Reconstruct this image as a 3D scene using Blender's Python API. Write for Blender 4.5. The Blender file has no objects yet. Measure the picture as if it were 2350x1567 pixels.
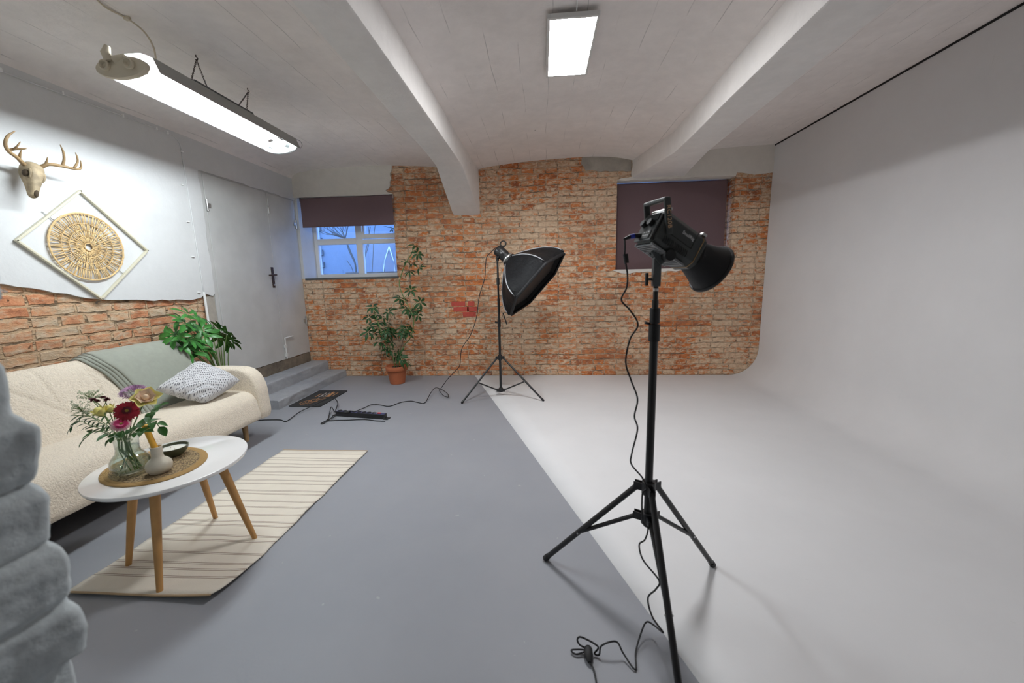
import bpy, bmesh, math, random
import numpy as np
from mathutils import Vector, Matrix, Quaternion, noise

S = bpy.context.scene
C = S.collection
rnd = random.Random(11)

# ------------------------------------------------------------------ camera
CAM_H = 1.30
F_PX = 898.24
YAW, PITCH, ROLL = -0.0771866983, 0.158915075, 0.0219720285


def cam_axes():
    cy, sy = math.cos(YAW), math.sin(YAW)
    cp, sp = math.cos(PITCH), math.sin(PITCH)
    fwd = Vector((sy * cp, cy * cp, -sp))
    right = Vector((cy, -sy, 0))
    down = fwd.cross(right)
    cr, sr = math.cos(ROLL), math.sin(ROLL)
    return right * cr + down * sr, down * cr - right * sr, fwd


R_, D_, F_ = cam_axes()
cam_data = bpy.data.cameras.new('camera')
cam = bpy.data.objects.new('camera', cam_data)
C.objects.link(cam)
cam.matrix_world = Matrix(((R_.x, -D_.x, -F_.x, 0), (R_.y, -D_.y, -F_.y, 0), (R_.z, -D_.z, -F_.z, CAM_H), (0, 0, 0, 1)))
cam_data.sensor_width = 36
cam_data.lens = F_PX / 2350 * 36
cam_data.clip_start = 0.02
cam_data.dof.use_dof = True
cam_data.dof.focus_distance = 3.2
cam_data.dof.aperture_fstop = 2.2
S.camera = cam

# ------------------------------------------------------------------ world, exposure
world = bpy.data.worlds.new('dusk_sky')
S.world = world
world.use_nodes = True
wn = world.node_tree.nodes
wn['Background'].inputs[0].default_value = (0.20, 0.42, 1.0, 1)
wn['Background'].inputs[1].default_value = 8.0
S.view_settings.view_transform = 'Standard'
S.view_settings.look = 'None'
S.view_settings.gamma = 1
S.view_settings.use_curve_mapping = False
S.view_settings.exposure = 0.0
S.cycles.use_denoising = True
S.cycles.max_bounces = 12
S.cycles.transparent_max_bounces = 32
S.cycles.diffuse_bounces = 6
S.cycles.adaptive_threshold = .03
S.cycles.sample_clamp_indirect = 6
TUBE_POWER = 150.0
PANEL_POWER = 88.0


def at(px, py, X=None, Y=None, Z=None):
    """The point of the room seen at a pixel of the 2350x1567 frame, on the plane X=, Y= or Z=."""
    d = R_ * ((px - 1175) / F_PX) + D_ * ((py - 783.5) / F_PX) + F_
    t = X / d.x if X is not None else Y / d.y if Y is not None else (Z - CAM_H) / d.z
    return Vector((0, 0, CAM_H)) + d * t


# ------------------------------------------------------------------ materials
MATS = {}


class NT:
    def __init__(self, name):
        self.m = bpy.data.materials.new(name)
        self.m.use_nodes = True
        self.t = self.m.node_tree
        self.n = self.t.nodes
        self.b = self.n['Principled BSDF']

    def add(self, typ, **kw):
        n = self.n.new(typ)
        for k, v in kw.items():
            if k.startswith('i_'):
                n.inputs[k[2:].replace('_', ' ')].default_value = v
            else:
                setattr(n, k, v)
        return n

    def l(self, a, b):
        self.t.links.new(a, b)

    def math(self, op, a, b=None, c=None, clamp=False):
        n = self.n.new('ShaderNodeMath')
        n.operation = op
        n.use_clamp = clamp
        for i, v in enumerate((a, b, c)):
            if v is None:
                continue
            if isinstance(v, (int, float)):
                n.inputs[i].default_value = v
            else:
                self.l(v, n.inputs[i])
        return n.outputs[0]

    def coords(self, which='Object'):
        if not hasattr(self, '_tc'):
            self._tc = self.n.new('ShaderNodeTexCoord')
        return self._tc.outputs[which]

    def noise(self, vec, scale, detail=4, rough=.55, dist=0.0):
        n = self.n.new('ShaderNodeTexNoise')
        n.inputs['Scale'].default_value = scale
        n.inputs['Detail'].default_value = detail
        n.inputs['Roughness'].default_value = rough
        n.inputs['Distortion'].default_value = dist
        self.l(vec, n.inputs['Vector'])
        return n

    def ramp(self, fac, stops, interp='LINEAR'):
        n = self.n.new('ShaderNodeValToRGB')
        cr = n.color_ramp
        cr.interpolation = interp
        while len(cr.elements) > 1:
            cr.elements.remove(cr.elements[-1])
        cr.elements[0].position = stops[0][0]
        for p, c in stops[1:]:
            cr.elements.new(p)
        for e, (p, c) in zip(cr.elements, stops):
            if isinstance(c, (int, float)):
                c = (c, c, c)
            e.position = p
            e.color = (*c, 1)
        self.l(fac, n.inputs[0])
        return n.outputs[0]

    def mix(self, fac, a, b, blend='MIX'):
        n = self.n.new('ShaderNodeMix')
        n.data_type = 'RGBA'
        n.blend_type = blend
        for sock, v in ((n.inputs[0], fac), (n.inputs[6], a), (n.inputs[7], b)):
            if isinstance(v, (int, float)):
                sock.default_value = v
            elif isinstance(v, tuple):
                sock.default_value = (*v, 1) if len(v) == 3 else v
            else:
                self.l(v, sock)
        return n.outputs[2]

    def bump(self, h, strength, dist, prev=None):
        n = self.n.new('ShaderNodeBump')
        n.inputs['Strength'].default_value = strength
        n.inputs['Distance'].default_value = dist
        self.l(h, n.inputs['Height'])
        if prev is not None:
            self.l(prev, n.inputs['Normal'])
        return n.outputs[0]


def pbr(name, col, rough=.5, metal=0.0, var=0.0, vscale=8, bump=0.0, bscale=60, bdist=.004, spec=None, sheen=0, trans=0, sss=0, coords='Object', coat=0):
    t = NT(name)
    b = t.b
    b.inputs['Base Color'].default_value = (*col, 1)
    b.inputs['Roughness'].default_value = rough
    b.inputs['Metallic'].default_value = metal
    if spec is not None:
        b.inputs['Specular IOR Level'].default_value = spec
    if sheen:
        b.inputs['Sheen Weight'].default_value = sheen
    if coat:
        b.inputs['Coat Weight'].default_value = coat
    if sss:
        b.inputs['Subsurface Weight'].default_value = sss
        b.inputs['Subsurface Radius'].default_value = (.01, .005, .003)
    if trans:
        b.inputs['Transmission Weight'].default_value = trans
    if var:
        n = t.noise(t.coords(coords), vscale, 5)
        dark = tuple(max(0, c * (1 - var)) for c in col)
        lite = tuple(min(1, c * (1 + var)) for c in col)
        t.l(t.ramp(n.outputs[0], [(.3, dark), (.7, lite)]), b.inputs['Base Color'])
    if bump:
        n = t.noise(t.coords(coords), bscale, 5)
        t.l(t.bump(n.outputs[0], bump, bdist), b.inputs['Normal'])
    MATS[name] = t.m
    return t.m


def emit(name, col, strength):
    t = NT(name)
    t.b.inputs['Base Color'].default_value = (.8, .8, .8, 1)
    t.b.inputs['Emission Color'].default_value = (*col, 1)
    t.b.inputs['Emission Strength'].default_value = strength
    MATS[name] = t.m
    return t.m


def brick_material(name, cols, mortar, coats, smear_lo, smear_hi, row=.0719, width=.245, zoff=0.0, warp=1.0, relief=1.0, crev=.7, msize=.009, sk=1.0):
    t = NT(name)
    sep = t.add('ShaderNodeSeparateXYZ')
    t.l(t.coords(), sep.inputs[0])
    u = t.math('ADD', sep.outputs[0], sep.outputs[1])
    z = t.math('ADD', sep.outputs[2], zoff)

    def vec(ku, kz):
        c = t.add('ShaderNodeCombineXYZ')
        t.l(t.math('MULTIPLY', u, ku), c.inputs[0])
        t.l(t.math('MULTIPLY', z, kz), c.inputs[1])
        return c.outputs[0]
    base = vec(1.0, 1.0)
    cur = base
    for sc, amp in ((3.5, .022), (14, .020), (48, .008)):
        n = t.noise(base, sc, 3)
        s_ = t.add('ShaderNodeVectorMath', operation='SUBTRACT')
        t.l(n.outputs['Color'], s_.inputs[0])
        s_.inputs[1].default_value = (.5, .5, .5)
        k = t.add('ShaderNodeVectorMath', operation='SCALE')
        t.l(s_.outputs[0], k.inputs[0])
        k.inputs['Scale'].default_value = amp * warp
        a = t.add('ShaderNodeVectorMath', operation='ADD')
        t.l(cur, a.inputs[0])
        t.l(k.outputs[0], a.inputs[1])
        cur = a.outputs[0]
    br = t.add('ShaderNodeTexBrick')
    br.offset = .5
    br.offset_frequency = 2
    br.squash = .62
    br.squash_frequency = 2
    t.l(cur, br.inputs['Vector'])
    for k, v in (('Color1', (0, 0, 0, 1)), ('Color2', (1, 1, 1, 1)), ('Mortar', (.5, .5, .5, 1)), ('Scale', 1.0), ('Mortar Size', msize), ('Mortar Smooth', .6), ('Bias', 0.0), ('Brick Width', width), ('Row Height', row)):
        br.inputs[k].default_value = v
    pb = br.outputs['Color']
    nb = t.noise(vec(10, 16), 1.0, 6, .65)
    per = t.math('MULTIPLY_ADD', nb.outputs[0], 1.35, t.math('MULTIPLY_ADD', pb, .45, -.40))
    bc = t.ramp(per, cols)
    # lime and old mortar smeared over the faces, in patches about half a brick long
    ns = t.noise(vec(9 * sk, 17 * sk), 1.0, 9, .70, .5)
    nl = t.noise(base, 1.1, 3)
    sm = t.math('ADD', t.math('MULTIPLY_ADD', pb, .09, ns.outputs[0]), t.math('MULTIPLY_ADD', nl.outputs[0], .55, -.32))
    smf = t.ramp(sm, [(smear_lo, 0.0), (smear_hi, 1.0)])
    nc = t.noise(vec(22, 34), 1.0, 5, .65)
    sc = t.ramp(nc.outputs[0], [(.28, coats[0]), (.5, coats[1]), (.72, coats[2])])
    col = t.mix(t.math('MULTIPLY', smf, .92), bc, sc)
    mf = t.ramp(t.math('ADD', br.outputs['Fac'], t.math('MULTIPLY_ADD', nc.outputs[0], .9, -.5)), [(.30, 0.0), (.70, 1.0)])
    mc = t.mix(nb.outputs[0], tuple(c * .65 for c in mortar), tuple(min(1, c * 1.25) for c in mortar))
    col = t.mix(t.math('MULTIPLY', mf, .8), col, mc)
    # raked out joints and holes
    ncv = t.noise(vec(6, 30), 1.0, 5, .6)
    cv = t.math('MULTIPLY', t.ramp(br.outputs['Fac'], [(.35, 0.0), (.8, 1.0)]), t.ramp(ncv.outputs[0], [(.52, 0.0), (.60, 1.0)]))
    col = t.mix(t.math('MULTIPLY', cv, crev), col, (.085, .055, .035))
    pits = t.ramp(t.noise(vec(20, 26), 1.0, 3, .5).outputs[0], [(.24, 1.0), (.29, 0.0)])
    col = t.mix(t.math('MULTIPLY', pits, .75), col, (.05, .035, .026))
    gf = t.ramp(t.noise(vec(6, 11), 1.0, 3, .5).outputs[0], [(.70, 0.0), (.72, 1.0)])
    col = t.mix(t.math('MULTIPLY', gf, .75), col, (.27, .265, .25))
    # broad browner and greyer areas of the masonry
    nbig = t.noise(base, .9, 4, .6)
    col = t.mix(t.math('MULTIPLY', t.ramp(nbig.outputs[0], [(.46, 0.0), (.64, 1.0)]), .35), col, tuple(c * .62 for c in mortar))
    t.l(col, t.b.inputs['Base Color'])
    t.b.inputs['Roughness'].default_value = .92
    t.b.inputs['Specular IOR Level'].default_value = .2
    h = t.math('SUBTRACT', t.math('MULTIPLY', ns.outputs[0], .9), t.math('MULTIPLY', br.outputs['Fac'], .5))
    h = t.math('SUBTRACT', h, t.math('MULTIPLY_ADD', pits, .4, t.math('MULTIPLY', cv, .5)))
    nrm = t.bump(h, .8, .022 * relief)
    t.l(t.bump(nc.outputs[0], .6, .006 * relief, nrm), t.b.inputs['Normal'])
    MATS[name] = t.m
    return t.m


brick_material('brick_back', [(.10, (.26, .09, .05)), (.30, (.50, .16, .06)), (.48, (.72, .235, .07)), (.64, (.64, .29, .14)), (.80, (.60, .38, .22)), (.95, (.68, .52, .36))],
               (.68, .50, .35), ((.50, .34, .22), (.82, .61, .42), (.93, .78, .59)), .445, .555, warp=1.6, crev=.65, sk=1.55)
brick_material('brick_left', [(.15, (.50, .20, .105)), (.40, (.72, .32, .165)), (.60, (.74, .43, .25)), (.78, (.72, .54, .37)), (.95, (.70, .62, .50))],
               (.72, .51, .32), ((.54, .40, .26), (.72, .56, .39), (.80, .70, .56)), .44, .60, row=.0755, width=.25, zoff=.012, warp=1.35, relief=1.8, crev=.8, msize=.012)


def plaster(name, col, var=.06, lines=False, bump=.35):
    t = NT(name)
    co = t.coords()
    n = t.noise(co, 1.6, 6, .6)
    n2 = t.noise(co, 11, 6, .6)
    f = t.math('MULTIPLY_ADD', n2.outputs[0], .4, t.math('MULTIPLY', n.outputs[0], .6))
    c = t.ramp(f, [(.35, tuple(x * (1 - var * 1.6) for x in col)), (.65, tuple(min(1, x * (1 + var)) for x in col))])
    h = t.math('ADD', n2.outputs[0], t.math('MULTIPLY', t.noise(co, 55, 3).outputs[0], .35))
    spots = t.ramp(t.noise(co, 13, 2, .5).outputs[0], [(.20, 1.0), (.225, 0.0)])
    c = t.mix(t.math('MULTIPLY', spots, .6), c, tuple(x * .35 for x in col))
    if lines:       # board marks of the shuttering, running along Y
        sep = t.add('ShaderNodeSeparateXYZ')
        t.l(co, sep.inputs[0])
        wob = t.noise(co, 1.1, 3)
        x = t.math('MULTIPLY_ADD', wob.outputs[0], .06, sep.outputs[0])
        fr = t.math('ABSOLUTE', t.math('SUBTRACT', t.math('FRACT', t.math('MULTIPLY', x, 5.2)), .5))
        br = t.noise(co, 3.2, 4)
        ln = t.math('MULTIPLY', t.ramp(fr, [(.0, 1.0), (.018, 0.0)]), t.ramp(br.outputs[0], [(.46, 0.0), (.62, 1.0)]))
        c = t.mix(t.math('MULTIPLY', ln, .7), c, tuple(x * .45 for x in col))
        h = t.math('SUBTRACT', h, t.math('MULTIPLY', ln, .4))
        sm = t.noise(co, 2.3, 7, .7)
        c = t.mix(t.math('MULTIPLY', t.ramp(sm.outputs[0], [(.56, 0.0), (.74, 1.0)]), .20), c, tuple(x * .62 for x in col))
    t.l(c, t.b.inputs['Base Color'])
    t.b.inputs['Roughness'].default_value = .85
    t.b.inputs['Specular IOR Level'].default_value = .25
    t.l(t.bump(h, bump, .008), t.b.inputs['Normal'])
    MATS[name] = t.m
    return t.m


plaster('plaster_white', (.685, .69, .69), .03, bump=.3)
plaster('plaster_ceiling', (.88, .83, .80), .05, lines=True, bump=.35)
plaster('plaster_beam', (.80, .775, .75), .05, bump=.4)
plaster('plaster_cream', (.74, .70, .64), .05, bump=.4)
plaster('concrete_patch', (.44, .40, .345), .18, bump=.8)
plaster('rubble', (.20, .165, .125), .35, bump=1.0)
plaster('painted_brick', (.53, .58, .595), .10, bump=.8)
plaster('step_paint', (.36, .37, .39), .10, bump=.9)
plaster('facade', (.20, .215, .235), .06, bump=.5)


def floor_mats():
    t = NT('floor_grey')
    co = t.coords()
    n = t.noise(co, 1.1, 6, .6)
    n2 = t.noise(co, 60, 4, .6)
    c = t.ramp(n.outputs[0], [(.3, (.275, .285, .312)), (.7, (.315, .322, .345))])
    sp = t.ramp(t.noise(co, 24, 2, .4).outputs[0], [(.22, 1.0), (.25, 0.0)])
    c = t.mix(t.math('MULTIPLY', sp, .45), c, (.46, .46, .46))
    t.l(c, t.b.inputs['Base Color'])
    t.b.inputs['Roughness'].default_value = .5
    t.b.inputs['Specular IOR Level'].default_value = .35
    t.l(t.bump(n2.outputs[0], .12, .003), t.b.inputs['Normal'])
    MATS['floor_grey'] = t.m
    t = NT('sweep_white')
    co = t.coords()
    n = t.noise(co, 1.3, 5, .6)
    c = t.ramp(n.outputs[0], [(.3, (.70, .695, .70)), (.7, (.755, .75, .755))])
    mp = t.add('ShaderNodeMapping')
    mp.inputs['Scale'].default_value = (3, 9, 1)
    t.l(co, mp.inputs[0])
    scuff = t.ramp(t.noise(mp.outputs[0], 2.2, 5, .75, .8).outputs[0], [(.70, 0.0), (.76, 1.0)])
    c = t.mix(t.math('MULTIPLY', scuff, .30), c, (.42, .42, .42))
    t.l(c, t.b.inputs['Base Color'])
    t.b.inputs['Roughness'].default_value = .55
    t.b.inputs['Specular IOR Level'].default_value = .3
    t.l(t.bump(t.noise(co, 80, 3).outputs[0], .05, .002), t.b.inputs['Normal'])
    MATS['sweep_white'] = t.m


floor_mats()

pbr('door_grey', (.55, .55, .535), .5, var=.08, vscale=3, bump=.12, bscale=30)
pbr('dark_gap', (.02, .02, .02), .9)  # near-black fill for gaps, their shade put into the colour
pbr('iron_brown', (.055, .035, .03), .45, metal=.3)
pbr('steel', (.55, .55, .54), .35, metal=.8)
pbr('white_metal', (.72, .72, .70), .45)
pbr('upvc', (.90, .90, .89), .3)
pbr('blind_fabric', (.155, .098, .106), .8, var=.04, vscale=200, bump=.1, bscale=400, bdist=.001)
pbr('sill_slate', (.10, .105, .105), .7, bump=.3, bscale=40)
pbr('fixture_grey', (.34, .34, .32), .4, metal=.3)
pbr('fixture_inner', (.90, .91, .92), .4)
pbr('ballast', (.10, .105, .105), .6)
pbr('cap_beige', (.60, .53, .41), .6, bump=.1, bscale=50)
pbr('lamp_socket', (.62, .66, .66), .4)
emit('tube_glow', (.88, .96, 1.0), TUBE_POWER)
emit('panel_glow', (.97, .98, 1.0), PANEL_POWER)
pbr('bone', (.36, .28, .175), .7, var=.42, vscale=18, bump=.5, bscale=45)
pbr('bone_hollow_shade', (.06, .04, .022), .9)  # for the skull's hollows, their shade put into the colour
pbr('antler', (.33, .22, .11), .6, var=.3, vscale=14, bump=.3, bscale=60)
pbr('straw', (.70, .50, .25), .7, var=.22, vscale=60)
pbr('frame_wood_pale', (.66, .62, .48), .5)
pbr('boucle', (.86, .755, .61), .95, var=.06, vscale=60, bump=.85, bscale=120, bdist=.013, sheen=.25)
pbr('blanket_sage', (.30, .315, .265), .95, var=.05, vscale=30, bump=.25, bscale=260, bdist=.002, sheen=.4)
pbr('oak', (.48, .255, .085), .45, var=.15, vscale=9)
pbr('oak_pale', (.46, .29, .14), .5, var=.12, vscale=9)
pbr('lacquer_white', (.90, .88, .86), .12, coat=.4)
pbr('ceramic_cream', (.58, .53, .43), .55, var=.04, vscale=50, bump=.08, bscale=150)
pbr('candle_yellow', (.80, .43, .045), .45, sss=.25)
pbr('wax_white', (.80, .77, .70), .5, sss=.2)
pbr('bowl_green', (.075, .085, .05), .3)
pbr('terracotta', (.40, .115, .045), .75, var=.08, vscale=10, bump=.1, bscale=60)
pbr('soil', (.03, .022, .016), .95, bump=1, bscale=80, bdist=.01)
pbr('leaf_dark', (.024, .075, .022), .45, spec=.3, var=.35, vscale=20)
pbr('leaf_green', (.034, .15, .024), .38, spec=.35, var=.4, vscale=14)
pbr('leaf_bouquet', (.030, .105, .018), .5, spec=.25, var=.35, vscale=20)
pbr('stem_green', (.13, .22, .06), .5)
pbr('stem_brown', (.20, .15, .075), .7)
pbr('black_metal', (.018, .018, .019), .38, spec=.5)
pbr('black_matte', (.012, .012, .013), .6)
pbr('black_fabric', (.010, .0102, .0115), .52, bump=.5, bscale=11, bdist=.03, spec=.2)
pbr('black_inner', (.004, .004, .004), .9)
pbr('piping_grey', (.42, .43, .45), .5)
pbr('lamp_grey', (.045, .05, .048), .45)
pbr('lamp_panel', (.022, .024, .024), .4)
pbr('bracket_grey', (.105, .115, .12), .4, metal=.3)
pbr('grille_grey', (.24, .25, .26), .45)
pbr('gold_print', (.78, .50, .30), .5)
pbr('white_print', (.75, .75, .77), .5)
pbr('gold_line', (.45, .29, .14), .4, metal=.4)
pbr('plug_blue', (.01, .03, .40), .4)
pbr('switch_red', (.65, .02, .02), .35)
pbr('label_indigo', (.05, .055, .13), .5)
pbr('mat_black', (.02, .02, .021), .9, bump=.5, bscale=300, bdist=.002)
pbr('mat_print', (.45, .22, .09), .9)
pbr('mat_print_pale', (.38, .33, .30), .9)
pbr('rug_cream', (.75, .69, .59), .95, bump=.5, bscale=220, bdist=.003, var=.03, vscale=12)
pbr('rug_brown', (.30, .225, .175), .95, bump=.5, bscale=220, bdist=.003)
pbr('rug_edge', (.46, .33, .20), .95, bump=.5, bscale=220, bdist=.003)
pbr('brick_red_paint', (.50, .075, .05), .8, var=.15, vscale=25, bump=.4)
pbr('petal_red', (.36, .008, .025), .6, var=.25, vscale=60)
pbr('petal_pink', (.60, .03, .16), .6)
pbr('petal_pale', (.80, .50, .52), .6)
pbr('petal_lilac', (.56, .33, .52), .6, var=.3, vscale=60)
pbr('petal_yellow', (.84, .76, .26), .6, sss=.1)
pbr('petal_peach', (.84, .62, .42), .6, sss=.1)
pbr('petal_maroon', (.12, .006, .015), .6)
pbr('petal_white', (.66, .68, .50), .7)
pbr('flower_eye', (.30, .20, .03), .8)
pbr('bark', (.10, .085, .065), .9)
pbr('outdoor_ground', (.20, .17, .14), .9)


def boucle_pillow():
    t = NT('minky_grey')
    co = t.coords('UV')
    mp = t.add('ShaderNodeMapping')
    mp.inputs['Scale'].default_value = (20, 20, 1)
    t.l(co, mp.inputs[0])
    sep = t.add('ShaderNodeSeparateXYZ')
    t.l(mp.outputs[0], sep.inputs[0])
    row = t.math('FLOOR', sep.outputs[1])
    sh = t.math('MULTIPLY', t.math('MODULO', row, 2.0), .5)
    fx = t.math('SUBTRACT', t.math('FRACT', t.math('ADD', sep.outputs[0], sh)), .5)
    fy = t.math('SUBTRACT', t.math('FRACT', sep.outputs[1]), .5)
    d = t.math('SQRT', t.math('ADD', t.math('MULTIPLY', fx, fx), t.math('MULTIPLY', fy, fy)))
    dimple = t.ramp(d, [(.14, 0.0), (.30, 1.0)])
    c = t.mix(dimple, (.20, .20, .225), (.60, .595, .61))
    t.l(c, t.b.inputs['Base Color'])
    t.b.inputs['Roughness'].default_value = .95
    t.b.inputs['Sheen Weight'].default_value = .3
    t.l(t.bump(dimple, .9, .006), t.b.inputs['Normal'])
    MATS['minky_grey'] = t.m


boucle_pillow()


def glass(name, col, rough=0.0):
    t = NT(name)
    t.n.remove(t.b)
    g = t.add('ShaderNodeBsdfGlossy')
    g.inputs['Roughness'].default_value = rough
    tr = t.add('ShaderNodeBsdfTransparent')
    tr.inputs[0].default_value = (*col, 1)
    fr = t.add('ShaderNodeLayerWeight')
    fr.inputs[0].default_value = .5
    f4 = t.math('POWER', fr.outputs['Facing'], 4.0)
    mx = t.add('ShaderNodeMixShader')
    t.l(t.math('MULTIPLY_ADD', f4, 1.0, .055), mx.inputs[0])
    t.l(tr.outputs[0], mx.inputs[1])
    t.l(g.outputs[0], mx.inputs[2])
    t.l(mx.outputs[0], t.n['Material Output'].inputs[0])
    MATS[name] = t.m


glass('window_glass', (.95, .97, 1.0))
glass('vase_glass', (.93, .955, .945))
glass('vase_water', (.90, .945, .91))


def jute():
    t = NT('jute_braid')
    co = t.coords()
    sep = t.add('ShaderNodeSeparateXYZ')
    t.l(co, sep.inputs[0])
    x = t.math('DIVIDE', sep.outputs[0], .230)
    y = t.math('DIVIDE', sep.outputs[1], .185)
    r = t.math('SQRT', t.math('ADD', t.math('MULTIPLY', x, x), t.math('MULTIPLY', y, y)))
    ang = t.math('ARCTAN2', y, x)
    rings = t.math('FRACT', t.math('MULTIPLY', r, 13.0))
    tw = t.math('SINE', t.math('ADD', t.math('MULTIPLY', ang, 90.0), t.math('MULTIPLY', r, 260.0)))
    hgt = t.math('ADD', t.math('SINE', t.math('MULTIPLY', rings, 3.1416)), t.math('MULTIPLY', tw, .3))
    n = t.noise(co, 130, 3)
    sp = t.ramp(t.math('ADD', n.outputs[0], t.math('MULTIPLY', tw, .12)), [(.46, (.07, .04, .018)), (.54, (.52, .37, .19))])
    c = t.mix(t.ramp(r, [(.83, 0.0), (.85, 1.0)]), sp, (.44, .27, .10))
    t.l(c, t.b.inputs['Base Color'])
    t.b.inputs['Roughness'].default_value = .9
    t.l(t.bump(hgt, .8, .004), t.b.inputs['Normal'])
    MATS['jute_braid'] = t.m


jute()

# ------------------------------------------------------------------ mesh helpers
BASE = {}


def V3(p):
    return Vector(p)


def frame(d, up=(0, 0, 1)):
    """Orthonormal columns (a, b, d) with d as third axis."""
    d = Vector(d).normalized()
    u = Vector(up)
    if abs(d.dot(u.normalized())) > .98:
        u = Vector((1, 0, 0)) if abs(d.x) < .9 else Vector((0, 1, 0))
    a = u.cross(d).normalized()
    b = d.cross(a)
    return a, b, d


def catmull(pts, n=8):
    pts = [Vector(p) for p in pts]
    out = []
    P = [pts[0] * 2 - pts[1]] + pts + [pts[-1] * 2 - pts[-2]]
    for i in range(1, len(P) - 2):
        p0, p1, p2, p3 = P[i - 1:i + 3]
        for k in range(n):
            t = k / n
            out.append(.5 * ((2 * p1) + (p2 - p0) * t + (2 * p0 - 5 * p1 + 4 * p2 - p3) * t * t + (3 * p1 - p0 - 3 * p2 + p3) * t ** 3))
    out.append(pts[-1])
    return out


class MB:
    def __init__(self):
        self.v, self.f, self.mi, self.uv = [], [], [], {}

    def add(self, vs, fs, mi=0):
        o = len(self.v)
        self.v += [Vector(v) for v in vs]
        self.f += [tuple(i + o for i in f) for f in fs]
        self.mi += [mi] * len(fs)
        return o

    def box(self, c, s, axes=None, mi=0):
        c = Vector(c)
        a, b, d = axes or (Vector((1, 0, 0)), Vector((0, 1, 0)), Vector((0, 0, 1)))
        vs = [c + a * (s[0] / 2 * i) + b * (s[1] / 2 * j) + d * (s[2] / 2 * k) for i in (-1, 1) for j in (-1, 1) for k in (-1, 1)]
        self.add(vs, [(0, 1, 3, 2), (4, 6, 7, 5), (0, 4, 5, 1), (2, 3, 7, 6), (0, 2, 6, 4), (1, 5, 7, 3)], mi)
        return self

    def bx(self, x0, x1, y0, y1, z0, z1, mi=0):
        return self.box(((x0 + x1) / 2, (y0 + y1) / 2, (z0 + z1) / 2), (abs(x1 - x0), abs(y1 - y0), abs(z1 - z0)), None, mi)

    def tube(self, pts, r, n=8, smooth=0, cap=True, mi=0, flat=1.0):
        pts = [Vector(p) for p in pts]
        k0 = len(pts)
        if smooth:
            sp = catmull(pts, smooth)
            if not isinstance(r, (int, float)):
                rr = []
                for i in range(len(sp)):
                    t = i / smooth
                    j = min(int(t), k0 - 2)
                    rr.append(r[j] + (r[j + 1] - r[j]) * (t - j))
                r = rr
            pts = sp
        R = [r] * len(pts) if isinstance(r, (int, float)) else list(r)
        vs, fs = [], []
        t = (pts[1] - pts[0]).normalized()
        a, b, _ = frame(t)
        for i, p in enumerate(pts):
            tn = (pts[min(i + 1, len(pts) - 1)] - pts[max(i - 1, 0)])
            tn = tn.normalized() if tn.length > 1e-9 else t
            q = t.rotation_difference(tn)
            a = (q @ a).normalized()
            a = (a - tn * a.dot(tn)).normalized()
            b = tn.cross(a)
            t = tn
            for k in range(n):
                w = 2 * math.pi * k / n
                vs.append(p + a * (R[i] * math.cos(w)) + b * (R[i] * flat * math.sin(w)))
        for i in range(len(pts) - 1):
            for k in range(n):
                fs.append((i * n + k, i * n + (k + 1) % n, (i + 1) * n + (k + 1) % n, (i + 1) * n + k))
        if cap:
            fs.append(tuple(reversed(range(n))))
            fs.append(tuple((len(pts) - 1) * n + k for k in range(n)))
        self.add(vs, fs, mi)
        return self

    def lathe(self, prof, c=(0, 0, 0), n=32, axes=None, mi=0, sx=1.0, sy=1.0):
        c = Vector(c)
        a, b, d = axes or (Vector((1, 0, 0)), Vector((0, 1, 0)), Vector((0, 0, 1)))
        vs, fs = [], []
        for r, z in prof:
            for k in range(n):
                w = 2 * math.pi * k / n
                vs.append(c + a * (r * sx * math.cos(w)) + b * (r * sy * math.sin(w)) + d * z)
        for i in range(len(prof) - 1):
            for k in range(n):
                fs.append((i * n + k, i * n + (k + 1) % n, (i + 1) * n + (k + 1) % n, (i + 1) * n + k))
        if prof[0][0] > 1e-6:
            fs.append(tuple(reversed(range(n))))
        if prof[-1][0] > 1e-6:
            fs.append(tuple((len(prof) - 1) * n + k for k in range(n)))
        self.add(vs, fs, mi)
        return self

    def ball(self, c, r, n=12, m=8, axes=None, mi=0):
        r = (r, r, r) if isinstance(r, (int, float)) else r
        prof = [(math.sin(math.pi * i / m), -math.cos(math.pi * i / m)) for i in range(m + 1)]
        c = Vector(c)
        a, b, d = axes or (Vector((1, 0, 0)), Vector((0, 1, 0)), Vector((0, 0, 1)))
        return self.lathe([(p, q) for p, q in prof], c, n, (a * r[0], b * r[1], d * r[2]), mi)

    def prism(self, poly, o, ax, ay, h, mi=0):
        """2-D polygon (in axes ax, ay from o) extruded by the vector h."""
        o, ax, ay, h = Vector(o), Vector(ax), Vector(ay), Vector(h)
        n = len(poly)
        p0 = [o + ax * x + ay * y for x, y in poly]
        vs = p0 + [p + h for p in p0]
        fs = [tuple(range(n)), tuple(reversed(range(n, 2 * n)))]
        fs += [(i, i + n, (i + 1) % n + n, (i + 1) % n) for i in range(n)]
        self.add(vs, fs, mi)
        return self

    def grid(self, fn, nu, nv, cu=False, cv=False, mi=0, uv=False):
        vs = [fn(i / (nu if cu else nu - 1), j / (nv if cv else nv - 1)) for i in range(nu) for j in range(nv)]
        fs = []
        for i in range(nu if cu else nu - 1):
            for j in range(nv if cv else nv - 1):
                i2, j2 = (i + 1) % nu, (j + 1) % nv
                fs.append((i * nv + j, i2 * nv + j, i2 * nv + j2, i * nv + j2))
        o = self.add(vs, fs, mi)
        if uv:
            for i in range(nu):
                for j in range(nv):
                    self.uv[o + i * nv + j] = (i / (nu - 1), j / (nv - 1))
        return self

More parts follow.
